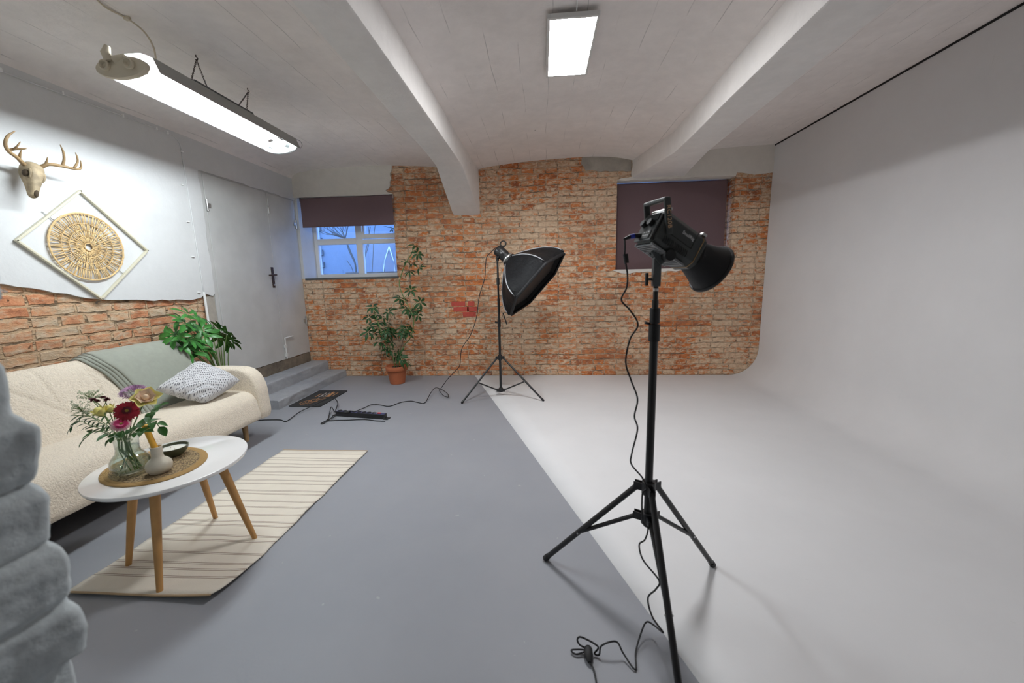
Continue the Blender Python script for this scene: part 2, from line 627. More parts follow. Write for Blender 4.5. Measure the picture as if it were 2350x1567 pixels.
    def leaf(self, p, d, nrm, L, W, droop=.25, fold=.18, mi=0, n=5, peak=.85):
        p, d = Vector(p), Vector(d).normalized()
        nrm = Vector(nrm)
        s = d.cross(nrm)
        if s.length < 1e-4:
            s = d.cross(Vector((.3, .5, .8)))
        s.normalize()
        nrm = s.cross(d).normalized()
        vs, fs = [], []
        for i in range(n + 1):
            t = i / n
            w = W * .5 * (math.sin(math.pi * min(1, t ** peak)) ** .8 if 0 < t < 1 else 0.02)
            c = p + d * (L * t) - nrm * (droop * L * t * t)
            up = nrm * (w * fold * 2)
            vs += [c - s * w + up, c, c + s * w + up]
        for i in range(n):
            k = 3 * i
            fs += [(k, k + 1, k + 4, k + 3), (k + 1, k + 2, k + 5, k + 4)]
        self.add(vs, fs, mi)
        return self

    def build(self, name, mat, parent=None, base=None, smooth=True, bevel=0.0, bseg=2, subsurf=0, solid=0.0, weld=False, angle=None):
        base = Vector(base) if base is not None else (BASE.get(parent.name, Vector()) if parent else Vector())
        me = bpy.data.meshes.new(name)
        me.from_pydata([tuple(v - base) for v in self.v], [], self.f)
        mats = mat if isinstance(mat, (list, tuple)) else [mat]
        for m in mats:
            me.materials.append(MATS[m] if isinstance(m, str) else m)
        me.polygons.foreach_set('material_index', self.mi)
        bm = bmesh.new()
        bm.from_mesh(me)
        if weld:
            bmesh.ops.remove_doubles(bm, verts=bm.verts, dist=1e-5)
        bmesh.ops.recalc_face_normals(bm, faces=bm.faces)
        bm.to_mesh(me)
        bm.free()
        if self.uv:
            l = me.uv_layers.new(name='UVMap')
            for lp in me.loops:
                l.data[lp.index].uv = self.uv.get(lp.vertex_index, (0, 0))
        me.polygons.foreach_set('use_smooth', [bool(smooth)] * len(me.polygons))
        if smooth and angle is not None:
            me.set_sharp_from_angle(angle=math.radians(angle))
        o = bpy.data.objects.new(name, me)
        C.objects.link(o)
        if parent is not None:
            o.parent = parent
            BASE[o.name] = base
        else:
            o.location = base
            BASE[o.name] = base
        if bevel:
            m = o.modifiers.new('Bevel', 'BEVEL')
            m.width = bevel
            m.segments = bseg
            m.limit_method = 'ANGLE'
            m.angle_limit = math.radians(40)
        if subsurf:
            m = o.modifiers.new('Subdivision', 'SUBSURF')
            m.levels = m.render_levels = subsurf
        if solid:
            m = o.modifiers.new('Solidify', 'SOLIDIFY')
            m.thickness = solid
            m.offset = 0
        return o


def tag(o, label=None, cat=None, group=None, kind=None):
    for k, v in (('label', label), ('category', cat), ('group', group), ('kind', kind)):
        if v:
            o[k] = v
    return o


def thing(name, label, cat, loc, group=None):
    o = bpy.data.objects.new(name, None)
    o.empty_display_size = .05
    C.objects.link(o)
    o.location = loc
    BASE[o.name] = Vector(loc)
    return tag(o, label, cat, group)


def struct(o):
    o['kind'] = 'structure'
    return o


def ragged(pts, step=.05, amp=.012, seed=1):
    r = random.Random(seed)
    out = []
    for (a, b) in zip(pts, pts[1:]):
        a, b = Vector(a), Vector(b)
        L = (b - a).length
        n = max(1, int(L / step))
        nr = Vector((-(b - a).y, (b - a).x)).normalized()
        for i in range(n):
            p = a.lerp(b, i / n) + nr * (r.uniform(-amp, amp) if i else r.uniform(-amp, amp) * .4)
            out.append((p.x, p.y))
    out.append(tuple(pts[-1]))
    return out


def text_mesh(body, size, name, mat, parent, o, ax, ay, depth=.0006, center=True, spacing=1.0):
    """Raised lettering: real mesh letters from Blender's built-in font."""
    cu = bpy.data.curves.new(name, 'FONT')
    cu.body = body
    cu.size = size
    cu.extrude = depth / 2
    cu.space_character = spacing
    if center:
        cu.align_x = 'CENTER'
        cu.align_y = 'CENTER'
    tmp = bpy.data.objects.new('lettering_curve', cu)
    C.objects.link(tmp)
    dg = bpy.context.evaluated_depsgraph_get()
    me = bpy.data.meshes.new_from_object(tmp.evaluated_get(dg))
    bpy.data.objects.remove(tmp)
    bpy.data.curves.remove(cu)
    ax, ay = Vector(ax), Vector(ay)
    az = ax.cross(ay)
    base = BASE[parent.name]
    for v in me.vertices:
        v.co = Vector(o) + ax * v.co.x + ay * v.co.y + az * v.co.z - base
    me.materials.clear()
    me.materials.append(MATS[mat])
    ob = bpy.data.objects.new(name, me)
    C.objects.link(ob)
    ob.parent = parent
    BASE[ob.name] = base
    return ob


# ------------------------------------------------------------------ room
XL, XR, YB, YF = -3.26, 2.775, 5.173, -2.6
ZT = 2.95


def room():
    # grey floor
    m = MB().bx(XL - .1, XR + .1, YF - .1, YB + .3, -.12, 0)
    struct(m.build('floor', 'floor_grey', smooth=False))
    # white sweep: floor sheet, cove and right-hand wall in one skin
    r = .345
    prof = [(XR - r, .003)]
    for k in range(1, 17):
        a = math.pi / 2 * k / 16
        prof.append((XR - r + r * math.sin(a), .003 + r - r * math.cos(a)))
    prof += [(XR, z) for z in np.linspace(.5, 2.79, 12)]
    ys = list(np.linspace(YF, YB - .004, 40))

    def edge(y):
        return -.919 + (5.166 - y) * (1.415 / 4.054)
    m = MB()
    rows = []
    for y in ys:
        row = [(edge(y), y, 0.0), (edge(y), y, .003)]
        x0 = edge(y)
        row += [(x0 + (XR - r - x0) * k / 12, y, .003) for k in range(1, 12)]
        row += [(x, y, z) for x, z in prof]
        rows.append(row)
    nr = len(rows[0])
    m.add([p for row in rows for p in row], [(i * nr + j, i * nr + j + 1, (i + 1) * nr + j + 1, (i + 1) * nr + j) for i in range(len(rows) - 1) for j in range(nr - 1)])
    w = struct(m.build('wall_right', 'sweep_white'))
    MB().bx(XR + .03, XR + .12, YF - .1, YB + .3, -.1, ZT).build('backing', 'dark_gap', w, smooth=False)  # unseen backing, added to stop outside light leaking through the top gap
    # left wall: bare brick with white plaster above
    w = struct(MB().bx(XL - .12, XL, YF - .1, YB + .4, -.1, ZT).build('wall_left', 'brick_left', smooth=False))
    low = [(-2.6, 1.60), (.6, 1.50), (1.5, 1.42), (2.154, 1.335), (2.4, 1.272), (2.65, 1.220), (3.0, 1.192), (3.4, 1.168), (3.52, 1.185), (3.58, 1.222), (3.66, 1.195)]
    poly = ragged(low, .06, .007, 3) + ragged([(3.685, 1.22), (3.69, 2.383)], .07, .008, 4) + ragged([(3.75, 2.384), (5.20, 2.384)], .1, .006, 5) + [(5.20, 2.90), (-2.6, 2.90)]
    MB().prism(poly, (XL + .001, 0, 0), (0, 1, 0), (0, 0, 1), (.024, 0, 0)).build('plaster', 'plaster_white', w, smooth=False)
    poly = ragged([(3.60, .36), (3.575, .62), (3.60, .80), (3.565, 1.0), (3.59, 1.19)], .05, .012, 8) + ragged([(3.69, 1.20), (3.70, .8), (3.695, .36)], .05, .008, 9)
    MB().prism(poly, (XL + .001, 0, 0), (0, 1, 0), (0, 0, 1), (.010, 0, 0)).build('mortar_patch', 'concrete_patch', w, smooth=False)
    poly = ragged([(3.2, .19), (3.4, .34), (3.7, .352), (4.4, .352), (5.17, .350)], .06, .008, 10) + [(5.17, .05), (3.2, .05)]
    MB().prism(poly, (XL + .001, 0, 0), (0, 1, 0), (0, 0, 1), (.018, 0, 0)).build('rubble_strip', 'rubble', w, smooth=False)

    # back wall with two window openings
    xs = [XL - .1, -3.215, -1.915, .948, 2.355, XR + .1]
    m = MB()
    T = .30
    holes = {1: (1.36, 2.415), 3: (1.375, 2.470)}
    for i in range(5):
        if i in holes:
            a, b = holes[i]
            m.bx(xs[i], xs[i + 1], YB, YB + T, -.1, a)
            m.bx(xs[i], xs[i + 1], YB, YB + T, b, ZT)
            if i == 3:
                m.bx(2.300, xs[i + 1], YB + .165, YB + T, a, b)  # nib added behind the blind's edge to block leaking outside light
        else:
            m.bx(xs[i], xs[i + 1], YB, YB + T, -.1, ZT)
    w = struct(m.build('wall_back', 'brick_back', smooth=False))
    # plaster left over the first window
    right = [(-1.885, 2.76), (-1.893, 2.70), (-1.915, 2.66), (-1.905, 2.60), (-1.925, 2.56), (-1.93, 2.50), (-1.955, 2.475), (-1.99, 2.462), (-1.975, 2.44), (-1.93, 2.425), (-1.90, 2.418)]
    poly = [(XL, 2.412)] + [(XL, 2.9), (-1.885, 2.9)] + ragged(right, .03, .005, 12) + ragged([(-1.90, 2.41), (-2.3, 2.405), (-3.2, 2.412)], .12, .004, 13)
    MB().prism(poly, (0, YB - .001, 0), (1, 0, 0), (0, 0, 1), (0, -.022, 0)).build('plaster', 'plaster_cream', w, smooth=False)
    # white lining of the first window's left side and head
    m = MB()
    m.add([(-3.262, YB - .004, 1.36), (-3.262, YB - .004, 2.41), (-3.205, YB - .004, 2.41), (-3.205, YB - .004, 1.36), (-3.150, YB + .24, 1.36), (-3.150, YB + .24, 2.41), (-3.262, YB + .24, 1.36), (-3.262, YB + .24, 2.41)],
          [(0, 1, 2, 3), (3, 2, 5, 4), (0, 3, 4, 6), (1, 7, 5, 2), (6, 4, 5, 7), (0, 6, 7, 1)])
    m.build('window_lining', 'plaster_white', w, smooth=False)
    MB().bx(-3.2, -1.9, YB + .002, YB + .24, 2.400, 2.414).build('window_lining', 'plaster_white', w, smooth=False)
    # plaster over the second window
    left = [(1.118, 2.70), (1.125, 2.62), (1.110, 2.55), (1.118, 2.500), (1.0, 2.492)]
    poly = [(2.775, 2.9), (1.118, 2.9)] + ragged(left, .04, .006, 21) + ragged([(.94, 2.466), (1.3, 2.462), (1.8, 2.464), (2.2, 2.466), (2.345, 2.462)], .07, .006, 22) + ragged([(2.36, 2.50), (2.5, 2.482), (2.64, 2.476), (2.775, 2.488)], .05, .010, 23)
    MB().prism(poly, (0, YB - .001, 0), (1, 0, 0), (0, 0, 1), (0, -.020, 0)).build('plaster', 'plaster_cream', w, smooth=False)
    MB().bx(.949, 2.354, YB + .001, YB + .29, 2.466, 2.4695).build('window_lining', 'plaster_cream', w, smooth=False)
    poly = ragged([(.52, 2.775), (.50, 2.68), (.56, 2.60), (.80, 2.585), (1.112, 2.575)], .05, .012, 25) + [(1.112, 2.80), (.52, 2.80)]
    MB().prism(poly, (0, YB - .001, 0), (1, 0, 0), (0, 0, 1), (0, -.008, 0)).build('mortar_patch', 'concrete_patch', w, smooth=False)
    # bricks replaced with new red ones
    for (x, z, L) in ((-1.108, .985, .20), (-.935, .985, .10), (-1.072, .912, .22), (-.925, .912, .15), (-.965, .842, .19)):
        MB().bx(x - L / 2 + .006, x + L / 2 - .006, YB - .006, YB + .05, z - .031, z + .031).build('red_brick', 'brick_red_paint', w, smooth=False, bevel=.004)
    # limewashed sill under the second window
    poly = ragged([(.92, 1.372), (1.02, 1.335), (1.3, 1.348), (1.8, 1.352), (2.25, 1.33)], .05, .008, 27) + [(2.3, 1.385), (.92, 1.385)]
    MB().prism(poly, (0, YB - .001, 0), (1, 0, 0), (0, 0, 1), (0, -.014, 0)).build('window_sill', 'plaster_cream', w, smooth=False)
    MB().bx(-3.20, -1.897, YB - .010, YB + .24, 1.340, 1.366).build('window_sill', 'sill_slate', w, smooth=False, bevel=.004)
    # walls behind the camera
    struct(MB().bx(XL - .1, XR + .1, YF - .1, YF, -.1, ZT).build('wall_front', 'plaster_white', smooth=False))
    # dark strip standing in for the shaded gap above the white wall
    struct(MB().bx(XR - .006, XR + .03, YF, YB, 2.786, 2.80).build('gap_shade_strip', 'dark_gap', smooth=False))


def ceiling():
    y0, y1 = YF - .05, YB + .02
    bays = [
        [(-3.27, 2.60), (-3.245, 2.635), (-3.20, 2.69), (-3.1, 2.728), (-2.8, 2.752), (-2.3, 2.765), (-1.8, 2.755), (-1.4, 2.728), (-1.2, 2.70), (-1.0, 2.67)],
        [(-.85, 2.645), (-.78, 2.668), (-.6, 2.70), (-.25, 2.732), (.2, 2.752), (.6, 2.758), (.9, 2.738), (1.1, 2.70), (1.26, 2.655), (1.34, 2.64)],
        [(1.5, 2.655), (1.62, 2.70), (1.8, 2.745), (2.1, 2.778), (2.45, 2.795), (2.80, 2.80)],
    ]
    m = MB()
    for b in bays:
        pts = [Vector((x, 0, z)) for x, z in b]
        sp = catmull(pts, 5)
        ys = np.linspace(y0, y1, 30)
        n = len(sp)
        m.add([(p.x, y, p.z + .004 * noise.noise(Vector((p.x * 1.5, y * 1.2, 3)))) for y in ys for p in sp], [(i * n + j, i * n + j + 1, (i + 1) * n + j + 1, (i + 1) * n + j) for i in range(len(ys) - 1) for j in range(n - 1)])
    c = struct(m.build('ceiling', 'plaster_ceiling'))
    MB().bx(XL - .1, XR + .12, y0 - .1, YB + .3, 2.90, 3.0).build('slab', 'plaster_ceiling', c, smooth=False)

    def beam(sections, name):
        # sections: (y, xl, xr, zbottom)
        m = MB()
        r = .018
        vs, fs = [], []
        for (y, xl, xr, z) in sections:
            vs += [(xl, y, 2.90), (xl, y, z + r), (xl + r * .3, y, z + r * .3), (xl + r, y, z), (xr - r, y, z), (xr - r * .3, y, z + r * .3), (xr, y, z + r), (xr, y, 2.90)]
        for i in range(len(sections) - 1):
            for j in range(7):
                fs.append((i * 8 + j, i * 8 + j + 1, (i + 1) * 8 + j + 1, (i + 1) * 8 + j))
        fs += [tuple(range(8)), tuple((len(sections) - 1) * 8 + k for k in reversed(range(8)))]
        m.add(vs, fs)
        m.build(name, 'plaster_beam', c, angle=35)
    j = random.Random(5)
    ys = [YF - .05] + [YF + .3 * k for k in range(1, 22)]
    sec = [(y, -1.00 - .012 * max(0, y) + j.uniform(-.004, .004), -.787 + j.uniform(-.003, .003), 2.45 + j.uniform(-.003, .003)) for y in ys if y < 4.1]
    sec += [(4.18, -1.065, -.79, 2.45), (4.26, -1.072, -.79, 2.43), (4.7, -1.10, -.785, 2.285), (5.10, -1.12, -.778, 2.140), (5.185, -1.123, -.776, 2.118)]
    beam(sec, 'beam')
    sec = [(y, 1.205 + .018 * y + j.uniform(-.003, .003), 1.515 + .018 * y + j.uniform(-.003, .003), 2.45 + j.uniform(-.003, .003)) for y in ys if y < 4.0]
    sec += [(4.10, 1.275, 1.60, 2.452), (4.6, 1.20, 1.67, 2.468), (5.185, 1.125, 1.76, 2.488)]
    beam(sec, 'beam')


def window(name, x0, x1, z0, z1, y, zt, xm, sash_right=True):
    w = struct(thing(name, None, None, (x0, y, z0)))
    fr = .052
    m = MB()
    m.bx(x0, x0 + fr, y, y + .07, z0, z1)
    m.bx(x1 - fr, x1, y, y + .07, z0, z1)
    m.bx(x0 + fr, x1 - fr, y, y + .07, z0, z0 + fr)
    m.bx(x0 + fr, x1 - fr, y, y + .07, z1 - fr, z1)
    m.build('window_frame', 'upvc', w, smooth=False, bevel=.005)
    MB().bx(xm - .045, xm + .045, y + .004, y + .066, z0 + fr, z1 - fr).build('mullion', 'upvc', w, smooth=False, bevel=.005)
    MB().bx(x0 + fr, xm - .045, y + .004, y + .066, zt - .04, zt + .04).build('transom', 'upvc', w, smooth=False, bevel=.005)
    MB().bx(xm + .045, x1 - fr, y + .004, y + .066, zt - .04, zt + .02).build('transom', 'upvc', w, smooth=False, bevel=.005)
    m = MB()
    a, b, c_, d = xm + .03, x1 - fr + .02, zt + .028, z1 - fr + .02
    s = .06
    m.bx(a, a + s, y - .012, y + .05, c_, d).bx(b - s, b, y - .012, y + .05, c_, d).bx(a + s, b - s, y - .012, y + .05, c_, c_ + s).bx(a + s, b - s, y - .012, y + .05, d - s, d)
    sash = m.build('sash', 'upvc', w, smooth=False, bevel=.004)
    MB().bx(a + .02, a + .04, y - .045, y - .012, c_ + .09, c_ + .20).build('window_handle', 'upvc', sash, smooth=False, bevel=.004)
    for (p, q, u, v) in ((x0 + fr, xm - .045, z0 + fr, zt - .04), (xm + .045, x1 - fr, z0 + fr, zt - .04), (x0 + fr, xm - .045, zt + .04, z1 - fr), (a + s, b - s, c_ + s, d - s)):
        MB().bx(p - .003, q + .003, y + .03, y + .034, u - .003, v + .003).build('pane', 'window_glass', w, smooth=False)
    return w


def outside():
    # courtyard facade beyond the first window
    w = struct(MB().bx(-9, 1.5, 8.2, 8.4, .9, 7).build('wall_courtyard', 'facade', smooth=False))
    m = MB()
    xq = at(737, 600, Y=8.15).x
    for k in range(24):
        z = 1.0 + k * .125
        m.bx(xq - .8, xq + (.045 if k % 2 else -.02), 8.15, 8.21, z, z + (.118 if k % 2 else .125))
    m.build('quoin', 'sill_slate', w, smooth=False, bevel=.006)
    # pointed blind arch with a round-headed niche
    m = MB()
    for px in (879, 908):
        m.tube([at(px, 634, Y=8.19), at((px + 893) / 2, 600, Y=8.19) + Vector((.02 if px > 890 else -.02, 0, .03)), at(893, 566, Y=8.19)], .011, 6, smooth=3)
    m.build('arch_moulding', 'plaster_beam', w)
    c0 = at(896, 634, Y=8.195)
    hw = .105
    pts = [(-hw, 0), (-hw, .28)] + [(-hw * math.cos(a), .28 + .13 * math.sin(a)) for a in np.linspace(0, math.pi, 12)] + [(hw, 0)]
    MB().prism(pts, c0 - Vector((0, 0, .02)), (1, 0, 0), (0, 0, 1), (0, -.02, 0)).build('niche', 'facade', w, smooth=False)
    struct(MB().bx(-9, 1.5, 5.48, 8.25, 1.05, 1.15).build('ground_courtyard', 'outdoor_ground', smooth=False))
    MB().bx(-3.2, -1.6, 6.3, 6.5, 1.15, 1.46).build('low_kerb', 'rubble', bpy.data.objects['ground_courtyard'], smooth=False)
    r = random.Random(4)
    Yt = 7.0
    b = at(815, 640, Y=Yt)
    b.z = 1.15
    t = thing('bare_tree', 'leafless young tree standing outside beyond the white window', 'tree', b)
    m = MB()
    hub = at(792, 547, Y=Yt)
    m.tube([b, at(816, 610, Y=Yt), at(803, 575, Y=Yt), hub], [.020, .015, .013, .012], 6, smooth=4)
    for px, py in ((735, 528), (745, 522), (752, 518), (760, 516), (768, 514), (776, 512), (784, 512), (792, 510), (800, 512), (742, 536), (758, 530)):
        e = at(px, py, Y=Yt + r.uniform(-.3, .3))
        e2 = e + (e - hub) * .8 + Vector((0, 0, .12))
        m.tube([hub, hub.lerp(e, .5) + Vector((r.uniform(-.03, .03), 0, r.uniform(-.02, .03))), e, e2], [.009, .007, .005, .002], 5, smooth=4)
        for q in range(2):
            p0 = hub.lerp(e, r.uniform(.4, .9))
            m.tube([p0, p0 + Vector((r.uniform(-.12, .06), 0, r.uniform(.08, .2)))], [.004, .0015], 5)
    for P in (((812, 600), (798, 568), (796, 545)), ((832, 634), (834, 600), (843, 560), (850, 520)), ((839, 634), (836, 600), (847, 556), (846, 520)), ((853, 634), (856, 590), (858, 540), (862, 510)), ((814, 634), (806, 612), (796, 598))):
        m.tube([at(px, py, Y=Yt + .1) for px, py in P], .0065, 5, smooth=4)
    m.build('branches', 'bark', t)
    t = thing('evergreen_shrub', 'dark evergreen shrub beyond the upper right pane of the window', 'shrub', (-2.45, 7.4, 1.15))
    m = MB()
    for k in range(260):
        a, h = r.uniform(0, 6.28), r.uniform(0, 1)
        rad = .42 * math.sqrt(r.random()) * math.sin(math.pi * (.15 + .8 * h))
        p = Vector((-2.45 + rad * math.cos(a), 7.4 + rad * math.sin(a), 2.0 + .75 * h))
        m.leaf(p, (math.cos(a), math.sin(a), r.uniform(-.2, .8)), (0, 0, 1), .12, .05, n=2)
    m.build('foliage', 'leaf_dark', t)
    MB().tube([(-2.45, 7.4, 1.15), (-2.45, 7.4, 2.3)], .025, 6).build('trunk', 'bark', t)


def blind(name, label, x0, x1, y, ztop, zbot, bracket_right):
    t = thing(name, label, 'blind', ((x0 + x1) / 2, y, zbot))
    mg = .0045 if bracket_right else .0035
    MB().tube([(x0 + .004, y, ztop - .022), (x1 - .004, y, ztop - .022)], .021, 20).build('roller_tube', 'blind_fabric', t, angle=40)
    MB().bx(x0 + mg, x1 - mg, y - .021, y - .0195, zbot, ztop - .022).build('fabric', 'blind_fabric', t, smooth=False)
    MB().bx(x0 + mg, x1 - mg, y - .024, y - .0165, zbot - .004, zbot + .012).build('bottom_bar', 'blind_fabric', t, smooth=False, bevel=.002)
    for x in (x0, x1):
        MB().bx(x - .004, x + .004, y - .024, y + .024, ztop - .046, ztop + .002).build('bracket', 'steel' if x == x1 and bracket_right else 'iron_brown', t, smooth=False, bevel=.002)
    return t


def door():
    d = struct(thing('door_1', None, None, (XL, 3.70, .35)))
    x = XL
    y0, ym, y1, z0, z1 = 3.705, 4.615, 5.165, .352, 2.385
    m = MB().bx(x, x + .020, y0 - .012, y0 + .028, z0, z1 + .006).bx(x, x + .014, y0 + .028, y1, z1 - .012, z1 + .006).bx(x, x + .020, y1 - .028, y1 + .004, z0, z1 + .006)
    m.build('door_frame', 'door_grey', d, smooth=False, bevel=.002)
    MB().bx(x + .001, x + .004, y0, y1, z0, z1).build('rebate', 'dark_gap', d, smooth=False)
    a = MB().bx(x + .004, x + .024, y0 + .030, ym - .002, z0 + .004, z1 - .015).build('door_leaf', 'door_grey', d, smooth=False, bevel=.003)
    b = MB().bx(x + .004, x + .022, ym + .003, y1 - .030, z0 + .004, z1 - .015).build('door_leaf', 'door_grey', d, smooth=False, bevel=.003)
    MB().bx(x + .022, x + .026, ym - .002, ym + .012, z0 + .004, z1 - .015).build('cover_strip', 'door_grey', a, smooth=False)

    def hinge(y, z, par, s=1):
        m = MB().tube([(x + .034, y, z - .055), (x + .034, y, z + .055)], .010, 10)
        m.bx(x + .022, x + .034, y, y + s * .045, z - .02, z + .02)
        m.build('hinge', 'steel', par, angle=40)
    hinge(y0 + .03, 2.07, a)
    hinge(y1 - .03, 2.07, b, -1)
    hinge(y1 - .03, .80, b, -1)
    MB().tube([(x + .032, ym + .012, 2.31), (x + .032, ym + .012, 2.22)], .009, 8).tube([(x + .032, ym + .012, 2.20), (x + .032, ym + .012, 2.13)], .010, 8).build('top_bolt', 'steel', b, angle=40)
    # lock plate and lever
    hy = ym - .045
    MB().bx(x + .022, x + .030, hy - .022, hy + .022, 1.255, 1.50).build('lock_plate', 'iron_brown', a, smooth=False, bevel=.004)
    m = MB().tube([(x + .028, hy, 1.408), (x + .07, hy, 1.408)], .010, 10)
    m.tube([(x + .068, hy + .01, 1.408), (x + .070, hy - .06, 1.405), (x + .066, hy - .115, 1.402)], .009, 10, smooth=4)
    m.build('door_handle', 'iron_brown', a, angle=40)
    MB().tube([(x + .028, hy, 1.29), (x + .036, hy, 1.29)], .011, 12).build('key_cylinder', 'steel', a, angle=40)
    # drop bolt with bent rod
    m = MB()
    yb = ym + .03
    m.tube([(x + .036, yb, .36), (x + .036, yb, .60), (x + .040, yb + .012, .625), (x + .052, yb + .14, .63)], .0085, 8, smooth=3)
    m.bx(x + .022, x + .044, yb - .018, yb + .018, .50, .54).bx(x + .022, x + .044, yb - .018, yb + .018, .39, .43)
    m.build('drop_bolt', 'white_metal', b, angle=40)


def steps():
    t = thing('concrete_steps', 'two worn grey painted concrete steps below the metal double door', 'steps', (-2.99, 4.45, 0))

    def step(x0, y0, y1, z, seed, zb=0.0):
        def fn(u, v):
            # v walks tread -> nose -> riser -> floor
            y = y0 + (y1 - y0) * u
            prof = [(XL + .03, z), (x0 - .14, z), (x0 - .05, z), (x0 - .012, z - .002), (x0 - .003, z - .008), (x0, z - .02), (x0, zb + (z - zb) * .6), (x0 + .002, zb + (z - zb) * .3), (x0 + .003, zb)]
            k = v * (len(prof) - 1)
            i = min(int(k), len(prof) - 2)
            f = k - i
            x, zz = prof[i][0] + (prof[i + 1][0] - prof[i][0]) * f, prof[i][1] + (prof[i + 1][1] - prof[i][1]) * f
            nz = noise.noise(Vector((y * 9, zz * 14, seed)))
            chip = noise.noise(Vector((y * 5, seed * 3.1, 0)))
            amp = 1.0 if .25 < v < .95 else 0.0
            if .3 < v < .72 and chip > .25:
                x -= (chip - .25) * .05
                zz -= (chip - .25) * .03 * (v < .6)
            return Vector((x + nz * .009 * amp, y, zz + (nz * .003 if v < .4 else 0)))
        m = MB()
        m.grid(fn, 110, 25)
        n = 25
        m.add([fn(0, j / 24) for j in range(n)] + [Vector((XL + .03, y0, zb))], [tuple(range(n + 1))])
        m.add([fn(1, j / 24) for j in range(n)] + [Vector((XL + .03, y1, zb))], [tuple(reversed(range(n + 1)))])
        return m
    step(-2.745, 3.735, YB - .003, .098, 1).build('step', 'step_paint', t, angle=50)
    step(-2.995, 3.80, YB - .003, .225, 2, .094).build('step', 'step_paint', t, angle=50)


def partition():
    # ragged brick end of a painted partition right beside the camera
    y0, y1 = .40, .60
    edge = [(.0, -.91), (.36, -.92), (.38, -.90), (.46, -.905), (.48, -.93), (.59, -.925), (.61, -.885), (.66, -.872), (.70, -.880), (.715, -.905), (.735, -.890), (.80, -.880), (.825, -.892), (.838, -.915), (.86, -.905), (.93, -.893), (.945, -.905), (.955, -.920), (.975, -.905), (1.0, -.896), (1.03, -.884), (1.06, -.882), (1.073, -.905), (1.085, -.930), (1.13, -.922), (1.17, -.925), (1.20, -.955), (1.25, -.962), (1.265, -.95), (1.285, -.898), (1.33, -.886), (1.345, -.896), (1.36, -.975), (1.43, -.985), (1.44, -1.06), (1.50, -1.07), (1.51, -1.2), (1.58, -1.22), (1.60, -1.5), (2.7, -1.6)]

    def ex(z):
        for (a, b) in zip(edge, edge[1:]):
            if a[0] <= z <= b[0]:
                return a[1] + (b[1] - a[1]) * (z - a[0]) / (b[0] - a[0])
        return edge[-1][1]
    prof0 = [(0, XL, y0), (0, -2.2, y0), (1, -.30, y0), (1, -.12, y0), (1, -.055, y0), (1, -.034, y0 + .012)]
    nf = 16
    body = [(1, -.03 + .030 * k / nf, y0 + .02 + (y1 - y0 - .035) * k / nf) for k in range(nf + 1)]
    prof = prof0 + body + [(1, -.006, y1 - .004), (1, -.03, y1), (1, -.3, y1), (0, -2.2, y1), (0, XL, y1)]

    def fn(u, v):
        z = u * 2.72
        e = ex(z)
        i = int(round(v * (len(prof) - 1)))
        k, dx, y = prof[i]
        f0 = min(1.0, max(0.0, (y - y0) / (y1 - y0)))
        es = sum(ex(max(0, z + q * .03)) for q in range(-5, 6)) / 11 - .004
        x = es + (e - es) * f0 ** 1.6 + dx if k else dx
        c = (z - .010) / .118
        h = abs(c % 1 - .5) * 2
        joint = max(0, (h - .90) / .10)
        row = math.floor(c)
        br = noise.noise(Vector((row * 7.3, math.floor(y / .115 + (row % 2) * .5) * 3.7, 1)))
        n1 = noise.noise(Vector((x * 9, z * 16, y * 12)))
        n2 = noise.noise(Vector((x * 40, z * 44, y * 40)))
        if 6 <= i <= 6 + nf + 1:
            f = (i - 6) / nf
            x += (br * .007 + n1 * .007) * (1 - f * .5) + n2 * .004 - joint * .006
            hj = abs((y / .115 + (row % 2) * .5) % 1 - .5) * 2
            x -= max(0, (hj - .92) / .08) * .004
        elif i < 6:
            y += n1 * .006 + n2 * .002 + joint * .006
        return Vector((x, y, z))
    m = MB().grid(fn, 420, len(prof))
    struct(m.build('wall_partition', 'painted_brick'))


room()
ceiling()
door()
steps()
window('window_1', -3.160, -1.880, 1.366, 2.40, YB + .225, 1.862, -2.512)
window('window_2', .955, 2.298, 1.376, 2.464, YB + .21, 1.95, 1.65)
outside()
partition()
blind('roller_blind', 'short plum roller blind half down over the white framed window', -3.145, -1.897, YB - .014, 2.404, 2.030, True)
blind('roller_blind', 'large plum roller blind fully lowered behind the black studio lamp', .951, 2.318, YB + .135, 2.458, 1.384, False)


